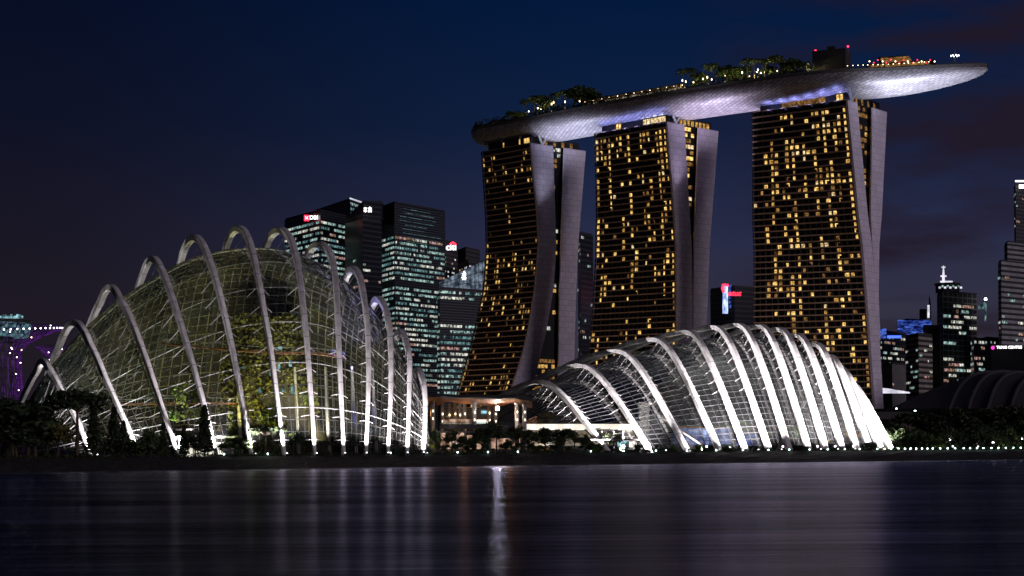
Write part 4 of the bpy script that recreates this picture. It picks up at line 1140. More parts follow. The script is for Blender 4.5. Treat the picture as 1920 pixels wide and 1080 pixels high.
# ------------------------------------------------------------------ inside the low dome
def panel(name, mat, x0, x1, y0, y1, D0, D1, parent, dep=.3):
    a, b2 = P(x0, y0, D0), P(x1, y0, D1); c2, d2 = P(x1, y1, D1), P(x0, y1, D0); back = Vector((0, dep, 0))
    mb = MB(); mb.hexa([d2, c2, c2 + back, d2 + back], [a, b2, b2 + back, a + back]); return mb.build(name, mat, parent)
hall = thing('entrance_hall', 'long lit entrance hall with white ceiling at the left foot of the low dome', 'hall', on_ground(1090, 532))
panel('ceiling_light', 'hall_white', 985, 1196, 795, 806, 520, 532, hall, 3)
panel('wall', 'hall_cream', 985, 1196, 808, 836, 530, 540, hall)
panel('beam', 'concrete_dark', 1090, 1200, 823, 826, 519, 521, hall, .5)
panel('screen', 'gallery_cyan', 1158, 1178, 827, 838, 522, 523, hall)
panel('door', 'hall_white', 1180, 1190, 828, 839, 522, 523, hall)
for px in (1110, 1128, 1150, 1168):
    mb = MB(); q = P(px, 808, 527); mb.tube([Vector((q.x, q.y, LAND_Z)), q], .3, 8); mb.build('column', 'concrete', hall)
for k, (px, top) in enumerate(((1140, 808), (1156, 806))):
    plant('open', 'young_tree', on_ground(px, 522), height_for(px, top, 522), f'small dark potted tree in the lit entrance hall, {"left" if k == 0 else "right"} one of the pair', 'tree', 'leaf_dark', 2 + k, 'plants in the hall', .7)
bl = thing('blue_lit_room', 'long blue-lit display wall inside the low dome behind the third white arch', 'interior', on_ground(1320, 552))
panel('screen', 'hall_blue', 1262, 1330, 803, 834, 546, 552, bl); panel('screen', 'screen_blue', 1318, 1332, 803, 820, 545.4, 546.4, bl)  # glowing panels stand in for the blue light on the room's walls
panel('screen', 'hall_blue', 1332, 1372, 804, 833, 552, 556, bl); panel('screen', 'cladding_blue', 1380, 1420, 815, 835, 556, 560, bl)
panel('ledge', 'room_dim', 1262, 1480, 800, 802, 552, 566, bl, 1.5)
cv = thing('conservatory_block', 'pale greenish service block inside the low dome behind the second white arch', 'block', on_ground(1210, 560))
panel('wall', 'concrete', 1198, 1218, 754, 838, 548, 550, cv, 6); panel('wall', 'concrete_dark', 1219, 1262, 778, 838, 552, 556, cv, 6)
st = thing('stair', 'sloping stair with lit edge inside the low dome', 'stair', on_ground(1300, 535))
mb = MB(); a, b2 = P(1238, 780, 540), P(1318, 834, 533); mb.hexa([a - Vector((0, 0, .6)), b2 - Vector((0, 0, .6)), b2 - Vector((0, -2, .6)), a - Vector((0, -2, .6))], [a, b2, b2 + Vector((0, 2, 0)), a + Vector((0, 2, 0))]); mb.build('flight', 'concrete', st)
mb = MB(); mb.tube([a + Vector((0, -.1, .1)), b2 + Vector((0, -.1, .1))], .10, 4); mb.build('edge_light', 'room_dim', st)
for k, (px, py, D) in enumerate(((1245, 838, 560), (1300, 838, 560), (1384, 836, 565), (1440, 836, 565), (1490, 836, 568))):
    plant('palm' if k % 2 else 'round', 'palm_tree' if k % 2 else 'broadleaf_tree', on_ground(px, D), 7 + 2 * (k % 3), f'dim tree inside the low dome, {ORD[k]} from the left', 'tree', 'leaf_mid', k % 3, 'trees inside the low dome')
spot('garden_floodlight', P(1262, 836, 540), P(1240, 700, 560), 6000, 110, (.9, .95, .85))
spot('garden_lamp', P(1455, 834, 562), P(1440, 740, 590), 5000, 120, (.95, .92, 1))
spot('garden_lamp', P(1100, 834, 536), P(1080, 720, 552), 5000, 120, (1, .9, .75))

# ------------------------------------------------------------------ timber pavilion between the domes
pv = thing('pavilion', 'timber-roofed pavilion with lit columns between the two domes', 'pavilion', on_ground(895, 514))
roof = []
edge = [(778, 741), (800, 740), (830, 741), (860, 743), (900, 742), (935, 744), (965, 742), (1000, 749)]
low = [(778, 757), (800, 757), (822, 760), (838, 753), (870, 757), (905, 760), (930, 764), (960, 756), (992, 765)]
def tab(tb, x): return interp(tb, x)
soff, topr = MB(), MB(); R1, R2, R3, R4 = [], [], [], []
for k in range(61):
    px = 778 + (998 - 778) * k / 60; zig = 1.4 * abs(math.sin(px * .045))
    R1.append(P(px, tab(edge, px) - 3, 530)); R2.append(P(px, tab(edge, px) + 2, 499)); R3.append(P(px, tab(edge, px) + 5 - zig, 499)); R4.append(P(px, tab(low, px), 511))
R5 = [P(778 + (998 - 778) * k / 60, 752, 532) for k in range(61)]
topr.grid([R1, R2, R3]); topr.build('roof', 'roof_dark', pv); soff.grid([R3, R4, R5]); soff.build('soffit', 'timber', pv)
for px, D, py in ((811, 506, 758), (829, 522, 764), (842, 524, 766), (853, 522, 764), (862, 524, 766), (871, 522, 764), (889, 506, 760), (917, 516, 762), (929, 520, 764), (969, 508, 760), (983, 504, 760)):
    q = P(px, py, D); g0 = Vector((q.x, q.y, LAND_Z)); mb = MB(); mb.tube([g0, Vector((q.x, q.y, q.z + 1.5))], .52 if D > 510 else .62, 10); cl0 = mb.build('column', 'concrete', pv)
    for zz in (q.z - 2.1, q.z - 4.2):
        mb = MB(); mb.box(Vector((q.x + .15, q.y - .66, zz)), .22, .2, .5); mb.build('wall_lamp', 'lamp_warm', cl0)
    if px in (829, 853, 871, 889, 917, 969, 983, 811):
        spot('column_light', Vector((q.x + .3, q.y - 1.6, LAND_Z + 5.2)), Vector((q.x + .2, q.y - .6, q.z + 2)), 170, 70, (1, .68, .36), .8, .2)
fl = MB(); a, b2 = P(824, 797, 503), P(952, 797, 503); fl.hexa([a - Vector((0, 0, .9)), b2 - Vector((0, 0, .9)), b2 + Vector((0, 22, -.9)), a + Vector((0, 22, -.9))], [a, b2, b2 + Vector((0, 22, 0)), a + Vector((0, 22, 0))]); fl.build('upper_floor', 'concrete_dark', pv)
fl = MB(); a, b2 = P(820, 808, 502), P(962, 808, 502); fl.hexa([a - Vector((0, 0, .5)), b2 - Vector((0, 0, .5)), b2 + Vector((0, 2, -.5)), a + Vector((0, 2, -.5))], [a, b2, b2 + Vector((0, 2, 0)), a + Vector((0, 2, 0))]); fl.build('beam', 'concrete', pv)
panel('railing', 'rail_glass', 824, 952, 791, 797, 502.8, 502.8, pv, .05)
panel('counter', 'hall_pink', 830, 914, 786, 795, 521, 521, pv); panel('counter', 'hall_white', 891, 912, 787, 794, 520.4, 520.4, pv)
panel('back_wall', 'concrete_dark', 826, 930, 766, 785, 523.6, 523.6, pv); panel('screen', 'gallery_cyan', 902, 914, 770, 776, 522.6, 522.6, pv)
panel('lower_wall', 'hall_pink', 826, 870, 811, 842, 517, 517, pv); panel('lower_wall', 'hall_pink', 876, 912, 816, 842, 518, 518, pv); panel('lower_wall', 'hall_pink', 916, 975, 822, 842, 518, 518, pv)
panel('door', 'hall_white', 855, 861, 828, 841, 516, 516, pv)
mb = MB(); a, b2 = P(940, 806, 503), P(985, 838, 500); mb.hexa([a - Vector((0, 0, .7)), b2 - Vector((0, 0, .7)), b2 + Vector((0, 2.4, -.7)), a + Vector((0, 2.4, -.7))], [a, b2, b2 + Vector((0, 2.4, 0)), a + Vector((0, 2.4, 0))]); mb.build('stair', 'concrete', pv)
bl0 = thing('floodlamp', 'very bright white floodlamp under the pavilion roof', 'floodlight', P(933, 766, 505))
mb = MB(); q = P(933, 766, 505); mb.ball(q, .45, 10); mb.build('lens', 'lamp_star', bl0)
mb = MB(); mb.tube([q + Vector((0, .4, .3)), q + Vector((0, 1.2, 1.0)), q + Vector((0, 1.8, 2.2))], [.5, .3, .12], 8); mb.build('housing', 'dark_metal', bl0)
point('pavilion_light', P(870, 772, 510), 380, (1, .46, .17), .6); point('pavilion_light', P(955, 774, 508), 240, (1, .46, .17), .6); point('pavilion_light', P(805, 775, 506), 160, (1, .46, .17), .6)
spot('bush_light', bankpt(806, 10.5) + Vector((0, 0, .5)), bankpt(803, 15) + Vector((0, 0, 1.6)), 500, 80, (1, .9, .3))

# ------------------------------------------------------------------ city buildings behind
def office(name, label, cat, corners, toppy, mat, floors=4.0, bay=3.4, lit=None, pal=(('office_cool', 1),), maxrun=6, zlo_py=760, seed=1, hfrac=.46, group='city buildings behind', roofs=None, lift=0.0):
    """corners: (px, distance) of the left, nearest and right upright edge; the fourth closes the block"""
    rr = random.Random(seed)
    pts = [XY(px, D, 600) for px, D in corners]
    zt = P(corners[1][0], toppy, corners[1][1]).z
    foot = pts + [pts[0] + pts[2] - pts[1]]
    root = thing(name, label, cat, (pts[1].x, pts[1].y, LAND_Z), group)
    mb = MB(); mb.prism(foot, LAND_Z - 1, zt); mb.build('wall', mat, root)
    mb = MB(); mb.prism([lerp(p, (foot[0] + foot[2]) / 2, .03) for p in foot], zt, zt + 1.4); mb.build('parapet', 'roof_dark', root)
    runs = []
    if lit:
        zmin = P(corners[1][0], zlo_py, corners[1][1]).z
        nf = int((zt - LAND_Z) / floors)
        for fi, (a, b2) in enumerate(((pts[0], pts[1]), (pts[1], pts[2]))):
            ln = (b2 - a).length; nb = max(1, int(ln / bay)); d = (b2 - a).normalized(); nn = Vector((d.y, -d.x, 0)) * .25
            for j in range(nf):
                z0 = LAND_Z + j * floors + floors * .25; z1 = z0 + floors * hfrac
                if z0 < zmin: continue
                fr = (z0 - LAND_Z) / (zt - LAND_Z); i = 0
                while i < nb:
                    p = lit(fi, fr, i / nb)
                    if rr.random() < p:
                        n2 = min(nb - i, rr.randint(1, maxrun)); s0, s1 = i * bay + .3, (i + n2) * bay - .3
                        runs.append(((a + d * s0 + nn + Vector((0, 0, z0)), a + d * s1 + nn + Vector((0, 0, z0)), a + d * s1 + nn + Vector((0, 0, z1)), a + d * s0 + nn + Vector((0, 0, z1))), rr.choices(range(len(pal)), [w for _, w in pal])[0], s1 - s0))
                        i += n2 + (1 if rr.random() < .35 else 0)
                    else: i += rr.randint(1, 3)
    runs.sort(key=lambda r: -r[2])
    ms = [m for m, _ in pal]
    for qd, mi, _ in runs[:100]:
        mb = MB(); mb.q(*qd); mb.build('window', ms[mi], root)
    if runs[100:]:
        mb = MB()
        for qd, mi, _ in runs[100:]: mb.q(*qd, mi=mi)
        kind(mb.build('window', ms, root), 'stuff')
    root_info = (pts, zt)
    return root, pts, zt
PC = (('office_cool', 5), ('office_teal', 3), ('office_white', 2.2), ('office_warm', .6))
PW = (('office_warm', 3), ('office_white', 2), ('office_cool', .6))
PM = (('office_white', 3), ('office_cool', 2), ('office_warm', 2))
def face_dir(a, b2): d = (b2 - a).normalized(); return d, Vector((d.y, -d.x, 0))
# leftmost office block with the red and white sign
dk, pts, zt = office('office_tower', 'dark office block with a red and white rooftop sign, behind the tall dome', 'building', ((535, 1560), (602, 1500), (652, 1540)), 395, 'office_louvre', 4.4, 3.6,
    lambda f, h, c: (.0 if h > .955 else .80 if h > .70 else .3), PC, 7, 640, 3)
d, nn = face_dir(pts[0], pts[1]); u1 = 1500 / F
sg = MB(); o0 = P(571, 415, 1528); 
mb = MB(); c0 = P(574.5, 409, 1527) - nn * -1.0; mb.box(P(575, 414, 1508), 9 * u1, .8, 10.5 * u1); logo = mb.build('sign', 'sign_red', dk)
lettering('DBS', 10.2 * u1, P(580.5, 413.2, 1504), (1, 0, 0), 'sign_white', dk, bold=.12)
mb = MB(); cst = P(575, 408.5, 1506)
for k in range(4):
    an = PI / 4 + PI / 2 * k; mb.tube([cst, cst + Vector((math.cos(an), 0, math.sin(an))) * 1.7], [.35, .12], 4)
mb.build('emblem', 'sign_white', dk)
# taller block behind it
a0, pts, zt = office('office_tower', 'taller dark block with a glass lit stair behind the block with red sign', 'building', ((592, 1740), (658, 1660), (690, 1700)), 374, 'office_dark', 4.6, 4,
    lambda f, h, c: (.85 if f == 1 and h > .86 else .16 if h > .84 else .0), (('office_teal', 3), ('office_cool', 2)), 8, 470, 5)
mb = MB(); mb.tube([pts[1] + Vector((0, -.3, zt + 1.0)), pts[2] + Vector((0, -.3, zt + 1.0))], .7, 4); mb.build('roof_light', 'streak_white', a0)
# dark tower with slanting shoulder
a0, pts, zt = office('office_tower', 'black tower with a sloped left shoulder and a pale sign at its top', 'building', ((648, 1500), (681, 1470), (717, 1490)), 410, 'office_dark', 4.2, 3.2,
    lambda f, h, c: (.0 if h > .84 else .12 if h > .55 else .25), PW, 3, 640, 8)
q0, q1, q2 = P(649, 408, 1500), P(681, 376, 1472), P(716, 377, 1490); q3 = P(716, 412, 1490)
mb = MB(); lo = [Vector((p.x, p.y, zt + 1.4)) for p in (q0, q1, q2)]; bk = Vector((0, 34, 0))
mb.q(lo[0], lo[1], q1, q0); mb.q(lo[1], lo[2], q2, q1); mb.q(q0, q1, q1 + bk, q0 + bk); mb.q(q1, q2, q2 + bk, q1 + bk); mb.q(lo[2], lo[2] + bk, q2 + bk, q2); mb.q(lo[0] + bk, lo[0], q0, q0 + bk); mb.q(lo[0] + bk, q0 + bk, q1 + bk, q2 + bk, lo[2] + bk); mb.build('sloped_top', 'office_dark', a0)
u1 = 1470 / F; sg = MB(); b0 = P(682, 398, 1466)
for (x0, y0, x1, y1) in ((0, 7, 6, 8.4), (2.4, 0, 3.8, 9.5), (.3, 1, 1.6, 5), (4.4, 1, 5.6, 5), (7.5, 7.2, 15, 8.4), (10.6, 0, 12, 10.4), (8, 0, 9.3, 4.8), (13.3, 0, 14.7, 4.8), (8, 3.6, 15, 4.8)):
    sg.hexa([b0 + Vector((x0 * u1, 0, y0 * u1)), b0 + Vector((x1 * u1, 0, y0 * u1)), b0 + Vector((x1 * u1, .6, y0 * u1)), b0 + Vector((x0 * u1, .6, y0 * u1))], [b0 + Vector((x0 * u1, 0, y1 * u1)), b0 + Vector((x1 * u1, 0, y1 * u1)), b0 + Vector((x1 * u1, .6, y1 * u1)), b0 + Vector((x0 * u1, .6, y1 * u1))])
sg.build('sign', 'sign_white', a0)
# the bright banded tower
a0, pts, zt = office('office_tower', 'tall tower with many bright banded floors, nearest the leftmost hotel tower', 'building', ((716, 1530), (741, 1500), (836, 1560)), 380, 'office_louvre', 4.1, 3.2,
    lambda f, h, c: (.0 if h > .87 else .0 if .66 < h < .695 else .93 if h > .70 else .82 if h > .42 else .6) * (.72 if (f == 1 and c > .45) else 1), PC, 8, 730, 9)
for k in range(9):
    d2 = (pts[2] - pts[1]); z = zt - 3.5 - k * 3.3
    mb = MB(); s0 = R.uniform(.05, .3); s1 = R.uniform(.6, .95); nn = Vector((d2.y, -d2.x, 0)).normalized() * .3
    mb.tube([pts[1] + d2 * s0 + nn + Vector((0, 0, z)), pts[1] + d2 * s1 + nn + Vector((0, 0, z))], .16, 4); mb.build('louvre_light', 'office_teal', a0)
# block with the white and red lettered sign
ct, pts, zt = office('office_tower', 'grey tower with dotted windows and a white lettered sign under a red arc', 'building', ((826, 1720), (834, 1700), (859, 1730)), 452, 'office_grey', 4.2, 3.4,
    lambda f, h, c: (.95 if h > .985 else .42 if h < .93 else .0) if h > .72 else .8, (('office_white', 2), ('streak_white', 2), ('office_warm', 1)), 1, 600, 12, .38)
u1 = 1690 / F
lettering('citi', 16.5 * u1, P(836, 472, 1690), (1, 0, 0), 'sign_white', ct, bold=.2)
mb = MB(); mb.tube([P(843 + 12 * k / 10, 459 - 4.2 * math.sin(PI * k / 10), 1689) for k in range(11)], .75, 5); mb.build('sign_arc', 'sign_red', ct)
a0, pts, zt = office('office_block', 'grey stepped block right of the tower with the red arc sign', 'building', ((858, 1780), (874, 1750), (901, 1780)), 465, 'office_grey', 4.2, 3, None)
a0, pts, zt = office('office_block', 'low grey block with rows of pink-white windows left of the leftmost hotel tower', 'building', ((862, 1700), (880, 1660), (915, 1690)), 488, 'office_grey', 4.0, 3, lambda f, h, c: .75 if h > .90 else .3, (('streak_white', 1), ('hall_pink', 1)), 1, 560, 4, .4)
# building with the slanting glass roof
sc, pts, zt = office('office_tower', 'glass office building with a slanting lattice roof beside the leftmost hotel tower', 'building', ((820, 1360), (825, 1350), (920, 1385)), 541, 'office_louvre', 4.1, 3.1,
    lambda f, h, c: (.7 if h > .92 else .03 if h > .80 else .85), PC, 8, 740, 21)
s0, s1 = P(823, 529, 1352), P(912, 486, 1384); l0, l1 = Vector((s0.x, s0.y, zt + .2)), Vector((s1.x, s1.y, zt + .2)); bk = Vector((0, 28, 0))
mb = MB(); mb.q(l0, l1, s1, s0); mb.q(s0, s1, s1 + bk, s0 + bk); mb.q(l1, l1 + bk, s1 + bk, s1); mb.q(l0 + bk, l0, s0, s0 + bk); mb.q(l1 + bk, l0 + bk, s0 + bk, s1 + bk); rf = mb.build('slanted_roof', 'roof_lattice', sc)
mb = MB()
for k in range(13):
    f = k / 12.0; mb.tube([lerp(l0, l1, f) - Vector((0, .3, 0)), lerp(s0, s1, f) - Vector((0, .3, 0))], .22, 4)
for g in (.33, .66, 1.0): mb.tube([lerp(l0, s0, g) - Vector((0, .3, 0)), lerp(l1, s1, g) - Vector((0, .3, 0))], .25, 4)
mb.build('lattice', 'office_dark', rf)
mb = MB(); q = P(870, 524, 1362); u1 = 1362 / F
for pl2 in (((-3, 0), (3.5, 3.5), (-2.5, 7.5), (3, 11), (0, 15)), ((3.5, 0), (-3.5, 3.8), (3, 8), (-2.5, 11), (2, 14))):
    mb.tube([q + Vector((x * u1, 0, y * u1)) for x, y in pl2], .75, 5)
mb.build('emblem', 'sign_white', sc)
# slim tower between the first two hotel towers
office('office_tower', 'slim dark tower seen between the leftmost and middle hotel towers', 'building', ((1084, 1430), (1090, 1400), (1113, 1420)), 437, 'office_dark', 4.2, 2.8, lambda f, h, c: .06 if h > .6 else .22, PM, 2, 680, 31)
# block with the tall blue panel
nb, pts, zt = office('office_tower', 'dark block with a tall blue-white light panel and red lettering between two hotel towers', 'building', ((1332, 1530), (1378, 1500), (1416, 1515)), 538, 'office_dark', 4.4, 3.2, lambda f, h, c: (.0 if h > .76 else .45), (('office_white', 3), ('office_cool', 1), ('office_warm', 1)), 3, 612, 41)
panel('light_panel', 'screen_blue', 1355, 1365, 534, 588, 1494, 1490, nb, 1.0); panel('light_panel', 'cladding_blue', 1367, 1371, 533, 578, 1492, 1490, nb, .8)
u1 = 1488 / F
mb = MB(); mb.tube([P(1360 - 5.2 * math.sin(a2), 540.5 - 6.5 * math.cos(a2), 1488) for a2 in [.0 + 2.9 * k / 12 for k in range(13)]], 1.0, 5); mb.tube([P(1354, 534.5, 1488), P(1366, 534.5, 1488)], .9, 5); mb.build('emblem', 'sign_red', nb)
lettering('ntuc', 13.5 * u1, P(1365.5, 557, 1486), (1, 0, .0), 'sign_red', nb, bold=.10, shear=.15)
# skyline at the right
a0, pts, zt = office('office_block', 'dark block with a blue crown just right of the rightmost hotel tower', 'building', ((1640, 1520), (1655, 1500), (1700, 1540)), 622, 'office_dark', 4.2, 3, lambda f, h, c: .35 if h > .45 else .12, PM, 3, 735, 51)
panel('roof_band', 'cladding_blue', 1650, 1662, 616, 634, 1497, 1499, a0, .8); panel('roof_band', 'sign_blue', 1664, 1690, 629, 634, 1500, 1510, a0, .8)
a0, pts, zt = office('office_block', 'building clad in bright blue lights with a spired turret', 'building', ((1682, 1640), (1700, 1610), (1748, 1630)), 600, 'office_dark', 4.2, 3, None)
panel('light_band', 'cladding_blue', 1683, 1747, 600, 629, 1606, 1606, a0, .6)
mb = MB(); q = P(1738, 598, 1604); qt = P(1738, 575, 1604); mb.box(q + Vector((-2.5, 2, 0)), 6, 5, (qt - q).z - 2); mb.tube([q + Vector((3, 2, 0)), qt + Vector((3, 2, 2)), P(1742, 554, 1604)], [1.3, 1.0, .2], 6); mb.build('turret', 'office_grey', a0)
panel('turret_light', 'streak_white', 1739, 1743, 572, 596, 1603, 1603, a0, .4)
a0, pts, zt = office('office_block', 'beige banded building left of the tower with the antenna', 'building', ((1698, 1420), (1722, 1390), (1748, 1410)), 627, 'office_beige', 4.0, 3, lambda f, h, c: .22 if h < .92 else 0, (('office_cool', 2), ('office_white', 2), ('office_warm', 1)), 3, 735, 61, .4)
office('office_block', 'plain dark slab behind the beige banded building', 'building', ((1730, 1440), (1734, 1430), (1762, 1440)), 612, 'roof_dark', 4, 3, lambda f, h, c: .10, (('room_dim', 1),), 1, 735, 62, .3)
an, pts, zt = office('office_tower', 'framed office tower with a round lit crown and white antenna', 'building', ((1757, 1460), (1768, 1440), (1833, 1470)), 548, 'office_frame', 4.2, 3.4, lambda f, h, c: (.05 if h > .93 else .42 if f == 1 else 0), PM, 5, 735, 71, .5)
office('office_block', 'lower framed wing at the right of the tower with the antenna', 'building', ((1820, 1450), (1826, 1432), (1857, 1450)), 636, 'office_frame', 4.2, 3.2, lambda f, h, c: .5, PM, 3, 735, 72, .5)
q = P(1781, 548, 1448); mb = MB(); u1 = 1448 / F; mb.tube([Vector((q.x, q.y + 8, zt + 1)), Vector((q.x, q.y + 8, zt + 7))], 22 * u1, 20); mb.tube([Vector((q.x, q.y + 8, zt + 7.1)), Vector((q.x, q.y + 8, zt + 8.2))], 24 * u1, 20); mb.build('crown', 'office_grey', an)
for k in range(9):
    mb = MB(); px = 1762 + 40 * k / 8.0; mb.box(P(px, 541 - 2.5 * (k % 2), 1436) , 1.6, .6, 1.5); mb.build('crown_light', 'office_cool' if k % 2 else 'streak_white', an)
mb = MB(); a = P(1769, 531, 1452); mb.tube([a, P(1769, 512, 1452), P(1769, 498, 1452)], [1.2, .8, .35], 6); mb.tube([P(1769, 519, 1452), P(1769, 516.5, 1452)], 2.4, 8); mb.tube([P(1769, 502, 1452), P(1769, 500, 1452)], 1.6, 8); mb.tube([P(1763, 528, 1452), P(1786, 528, 1452)], .8, 5); mb.build('antenna', 'streak_white', an)
mb = MB(); mb.tube([P(1848, 602, 1460), P(1848, 562, 1460)], .7, 5); mb.q(P(1834, 571, 1459), P(1847, 566, 1459), P(1847, 579, 1459), P(1834, 580, 1459)); mb.build('mast', 'office_teal', an); mb = MB(); mb.ball(P(1848, 561, 1460), 1.2, 6); mb.build('mast_lamp', 'lamp_white', an)  # mast and sail glow with the window material to look lit
a0, pts, zt = office('office_tower', 'pale gridded tower at the right edge of the photo', 'building', ((1872, 1400), (1878, 1390), (1960, 1430)), 490, 'office_pale', 4.2, 3.6, lambda f, h, c: .20 if h < .93 else .0, (('office_white', 2), ('office_cool', 2), ('office_warm', 2)), 2, 640, 81, .42)
office('office_tower', 'upper part of a darker tower rising behind the pale gridded tower', 'building', ((1884, 1560), (1890, 1540), (1970, 1580)), 454, 'office_pale', 4.2, 4, lambda f, h, c: .04, PM, 2, 480, 82)
a0, pts, zt = office('office_tower', 'highest far tower at the right edge with a white-lit crown', 'building', ((1903, 2000), (1906, 1980), (1990, 2040)), 345, 'office_grey', 4.2, 4, lambda f, h, c: .15, PM, 2, 430, 83)
panel('crown_light', 'sign_white', 1904, 1922, 338, 341, 1976, 1976, a0, 1.0); panel('crown_light', 'sign_white', 1911, 1922, 346, 353, 1976, 1976, a0, 1.0)
tg, pts, zt = office('office_block', 'low black building with white lettering and a red emblem at the right edge', 'building', ((1856, 1250), (1858, 1240), (1990, 1260)), 651, 'matte_black', 4, 3, None)
u1 = 1236 / F
lettering('TUNG CENTRE', 7.0 * u1, P(1868.5, 655, 1236), (1, 0, 0), 'sign_white', tg, bold=.06)
mb = MB(); mb.ball(P(1861.5, 652, 1236), 1.25, 8); mb.build('emblem', 'sign_magenta', tg)
a0, _, _ = office('office_block', 'small dim block left of the red emblem building', 'building', ((1840, 1600), (1850, 1580), (1880, 1600)), 634, 'office_grey', 4, 3, lambda f, h, c: .2, PM, 1, 660, 84)
a0, _, _ = office('office_block', 'low grey block with blind walls below the blue-lit building', 'building', ((1655, 1350), (1672, 1330), (1698, 1350)), 683, 'concrete_dark', 4, 3, lambda f, h, c: .1 if c < .4 else 0, (('office_warm', 1),), 2, 735, 85)
# bridge roof streak beside the rightmost tower foot
sk = thing('lit_canopy', 'curved canopy with white light lines beside the rightmost tower foot', 'canopy', P(1690, 738, 1180))
mb = MB(); R1 = [P(1640 + 66 * k / 20, 736 - 0 * k, 1180) for k in range(21)]; R2 = [P(1640 + 66 * k / 20, 736 - 9 * math.sqrt(max(0, 1 - (k / 20) ** 2)), 1186) for k in range(21)]; mb.grid([R1, R2]); mb.build('roof', 'concrete_dark', sk)
for k, (dy, x1) in enumerate(((0, 66), (2.4, 64), (5.4, 58), (8.2, 44))):
    mb = MB(); mb.tube([P(1640 + x1 * i / 16, 736.5 - dy * math.sqrt(max(0, 1 - (i / 16.5) ** 2)), 1178) for i in range(17)], .42, 4); mb.build('light_line', 'streak_white', sk)
# ribbed shell roof at the right
sh = thing('shell_roof', 'dark ribbed shell roof rising behind the park trees at the right', 'roof', on_ground(1800, 900))
sil = [(1660, 770), (1700, 752), (1740, 734), (1780, 718), (1820, 706), (1850, 701), (1875, 700), (1910, 701), (1960, 708), (2060, 740), (2120, 775)]
rows = []
for i in range(40):
    px = lerp(1660, 2120, i / 39.0); row = []; top = interp(sil, px)
    for j in range(13):
        f = j / 12.0; D = 840 + 150 * f; hz = math.sin(f * PI / 2) ** .8
        tp0 = P(px, top, 990); g0 = P(lerp(px, 1860, .0) + 0, 800, 840)
        p = lerp(Vector((g0.x, 840, LAND_Z + 6)), tp0, f); p.z = lerp(LAND_Z + 6, tp0.z, hz); row.append(p)
    rows.append(row)
mb = MB(); mb.grid(rows); mb.build('shell', 'shell_grey', sh, True)
for k, base in enumerate((1772, 1808, 1845, 1888)):
    pts = []
    for i in range(22):
        f = i / 21.0; px = base + 110 * f ** 1.3; jj = 12 * math.sin(f * PI / 2); a = (px - 1660) / 460 * 39; i0 = int(min(38, a)); j0 = int(min(11, jj))
        p = lerp(lerp(rows[i0][j0], rows[i0 + 1][j0], a - i0), lerp(rows[i0][j0 + 1], rows[i0 + 1][j0 + 1], a - i0), jj - j0); pts.append(p + Vector((0, -.6, .8)))
    mb = MB(); mb.tube(pts, .9, 6); mb.build('roof_rib', 'shell_grey', sh)
pb = thing('podium_wall', 'low dark podium with blue lamps under the ribbed shell roof', 'building', on_ground(1720, 860))
panel('wall', 'matte_black', 1650, 1930, 766, 803, 836, 836, pb, 20); panel('wall', 'concrete_dark', 1640, 1708, 772, 786, 830, 826, pb, 3)
for px, py in ((1681, 766), (1716, 770)): panel('lamp', 'lamp_cool', px - 1.5, px + 1.5, py - .8, py + .8, 829, 829, pb, .4)

# ------------------------------------------------------------------ supertrees at the far left
def supertree(lab, px, D, trunk_w, neck_py, rim_py, rim_px, n, seed, crown=False):
    c0 = XY(px, D, 700); root = thing('steel_supertree', lab, 'steel tree', c0 + Vector((0, 0, LAND_Z)), 'purple-lit steel trees')
    rt = trunk_w * D / F; zr = P(px, rim_py, D).z; zn = P(px, neck_py, D).z; rm = rim_px * D / F
    def rad(z):
        if z < zn: return rt * (1.25 - .25 * (z - LAND_Z) / (zn - LAND_Z))
        f = (z - zn) / (zr - zn); return rt + (rm - rt) * f ** 2.1
    core = MB(); core.tube([c0 + Vector((0, 0, LAND_Z)), c0 + Vector((0, 0, zn)), c0 + Vector((0, 0, lerp(zn, zr, .8)))], [rt * .9, rt * .72, rt * .72], 24); core.build('trunk', 'roof_dark', root)
    ln = MB(); rr = random.Random(seed); ring = []
    for k in range(n):
        for tw in (-1, 1):
            pts = []
            for i in range(15):
                z = lerp(LAND_Z, zn, i / 7.0) if i < 7 else lerp(zn, zr, (i - 7) / 7.0); an = 2 * PI * k / n + tw * .5 * (i / 14.0); r0 = rad(z)
                pts.append(c0 + Vector((r0 * math.cos(an), r0 * math.sin(an), z)))
            ln.tube(pts, .085, 4, caps=False)
    ln.build('branch', 'purple_steel_glow', root)
    rg = MB()
    for i in range(16):
        z = lerp(LAND_Z + 2, zr, i / 15.0); r0 = rad(z); rg.tube([c0 + Vector((r0 * math.cos(2 * PI * k / 40), r0 * math.sin(2 * PI * k / 40), z)) for k in range(41)], .09, 4, caps=False)
    rg.build('ring', 'violet_wash', root)
    for k in range(26):
        z = lerp(P(px, 740, D).z, zr, rr.random() ** .6); an = rr.uniform(PI, 2 * PI); r0 = rad(z) + .2
        mb = MB(); mb.ball(c0 + Vector((r0 * math.cos(an), r0 * math.sin(an), z)), .22, 5); mb.build('light', rr.choice(('lamp_white', 'lamp_pink', 'lamp_warm')), root)
    return root, c0, zr, rm
stA, cA, zA, rA = supertree('large purple-lit steel tree at the left edge with a bar on its top', -6, 640, 44, 668, 614, 128, 30, 1)
for k in range(13):
    an = PI * 1.62 + .36 * k / 12 * PI * 1.0; mb = MB(); mb.ball(cA + Vector((rA * .98 * math.cos(an), rA * .98 * math.sin(an), zA - .4 - .9 * (12 - k) / 6.0)), .26, 5); mb.build('light', 'lamp_white', stA)
bar = thing('rooftop_bar', 'glass bar with white lights on top of the large steel tree', 'bar', cA + Vector((0, 0, zA)))
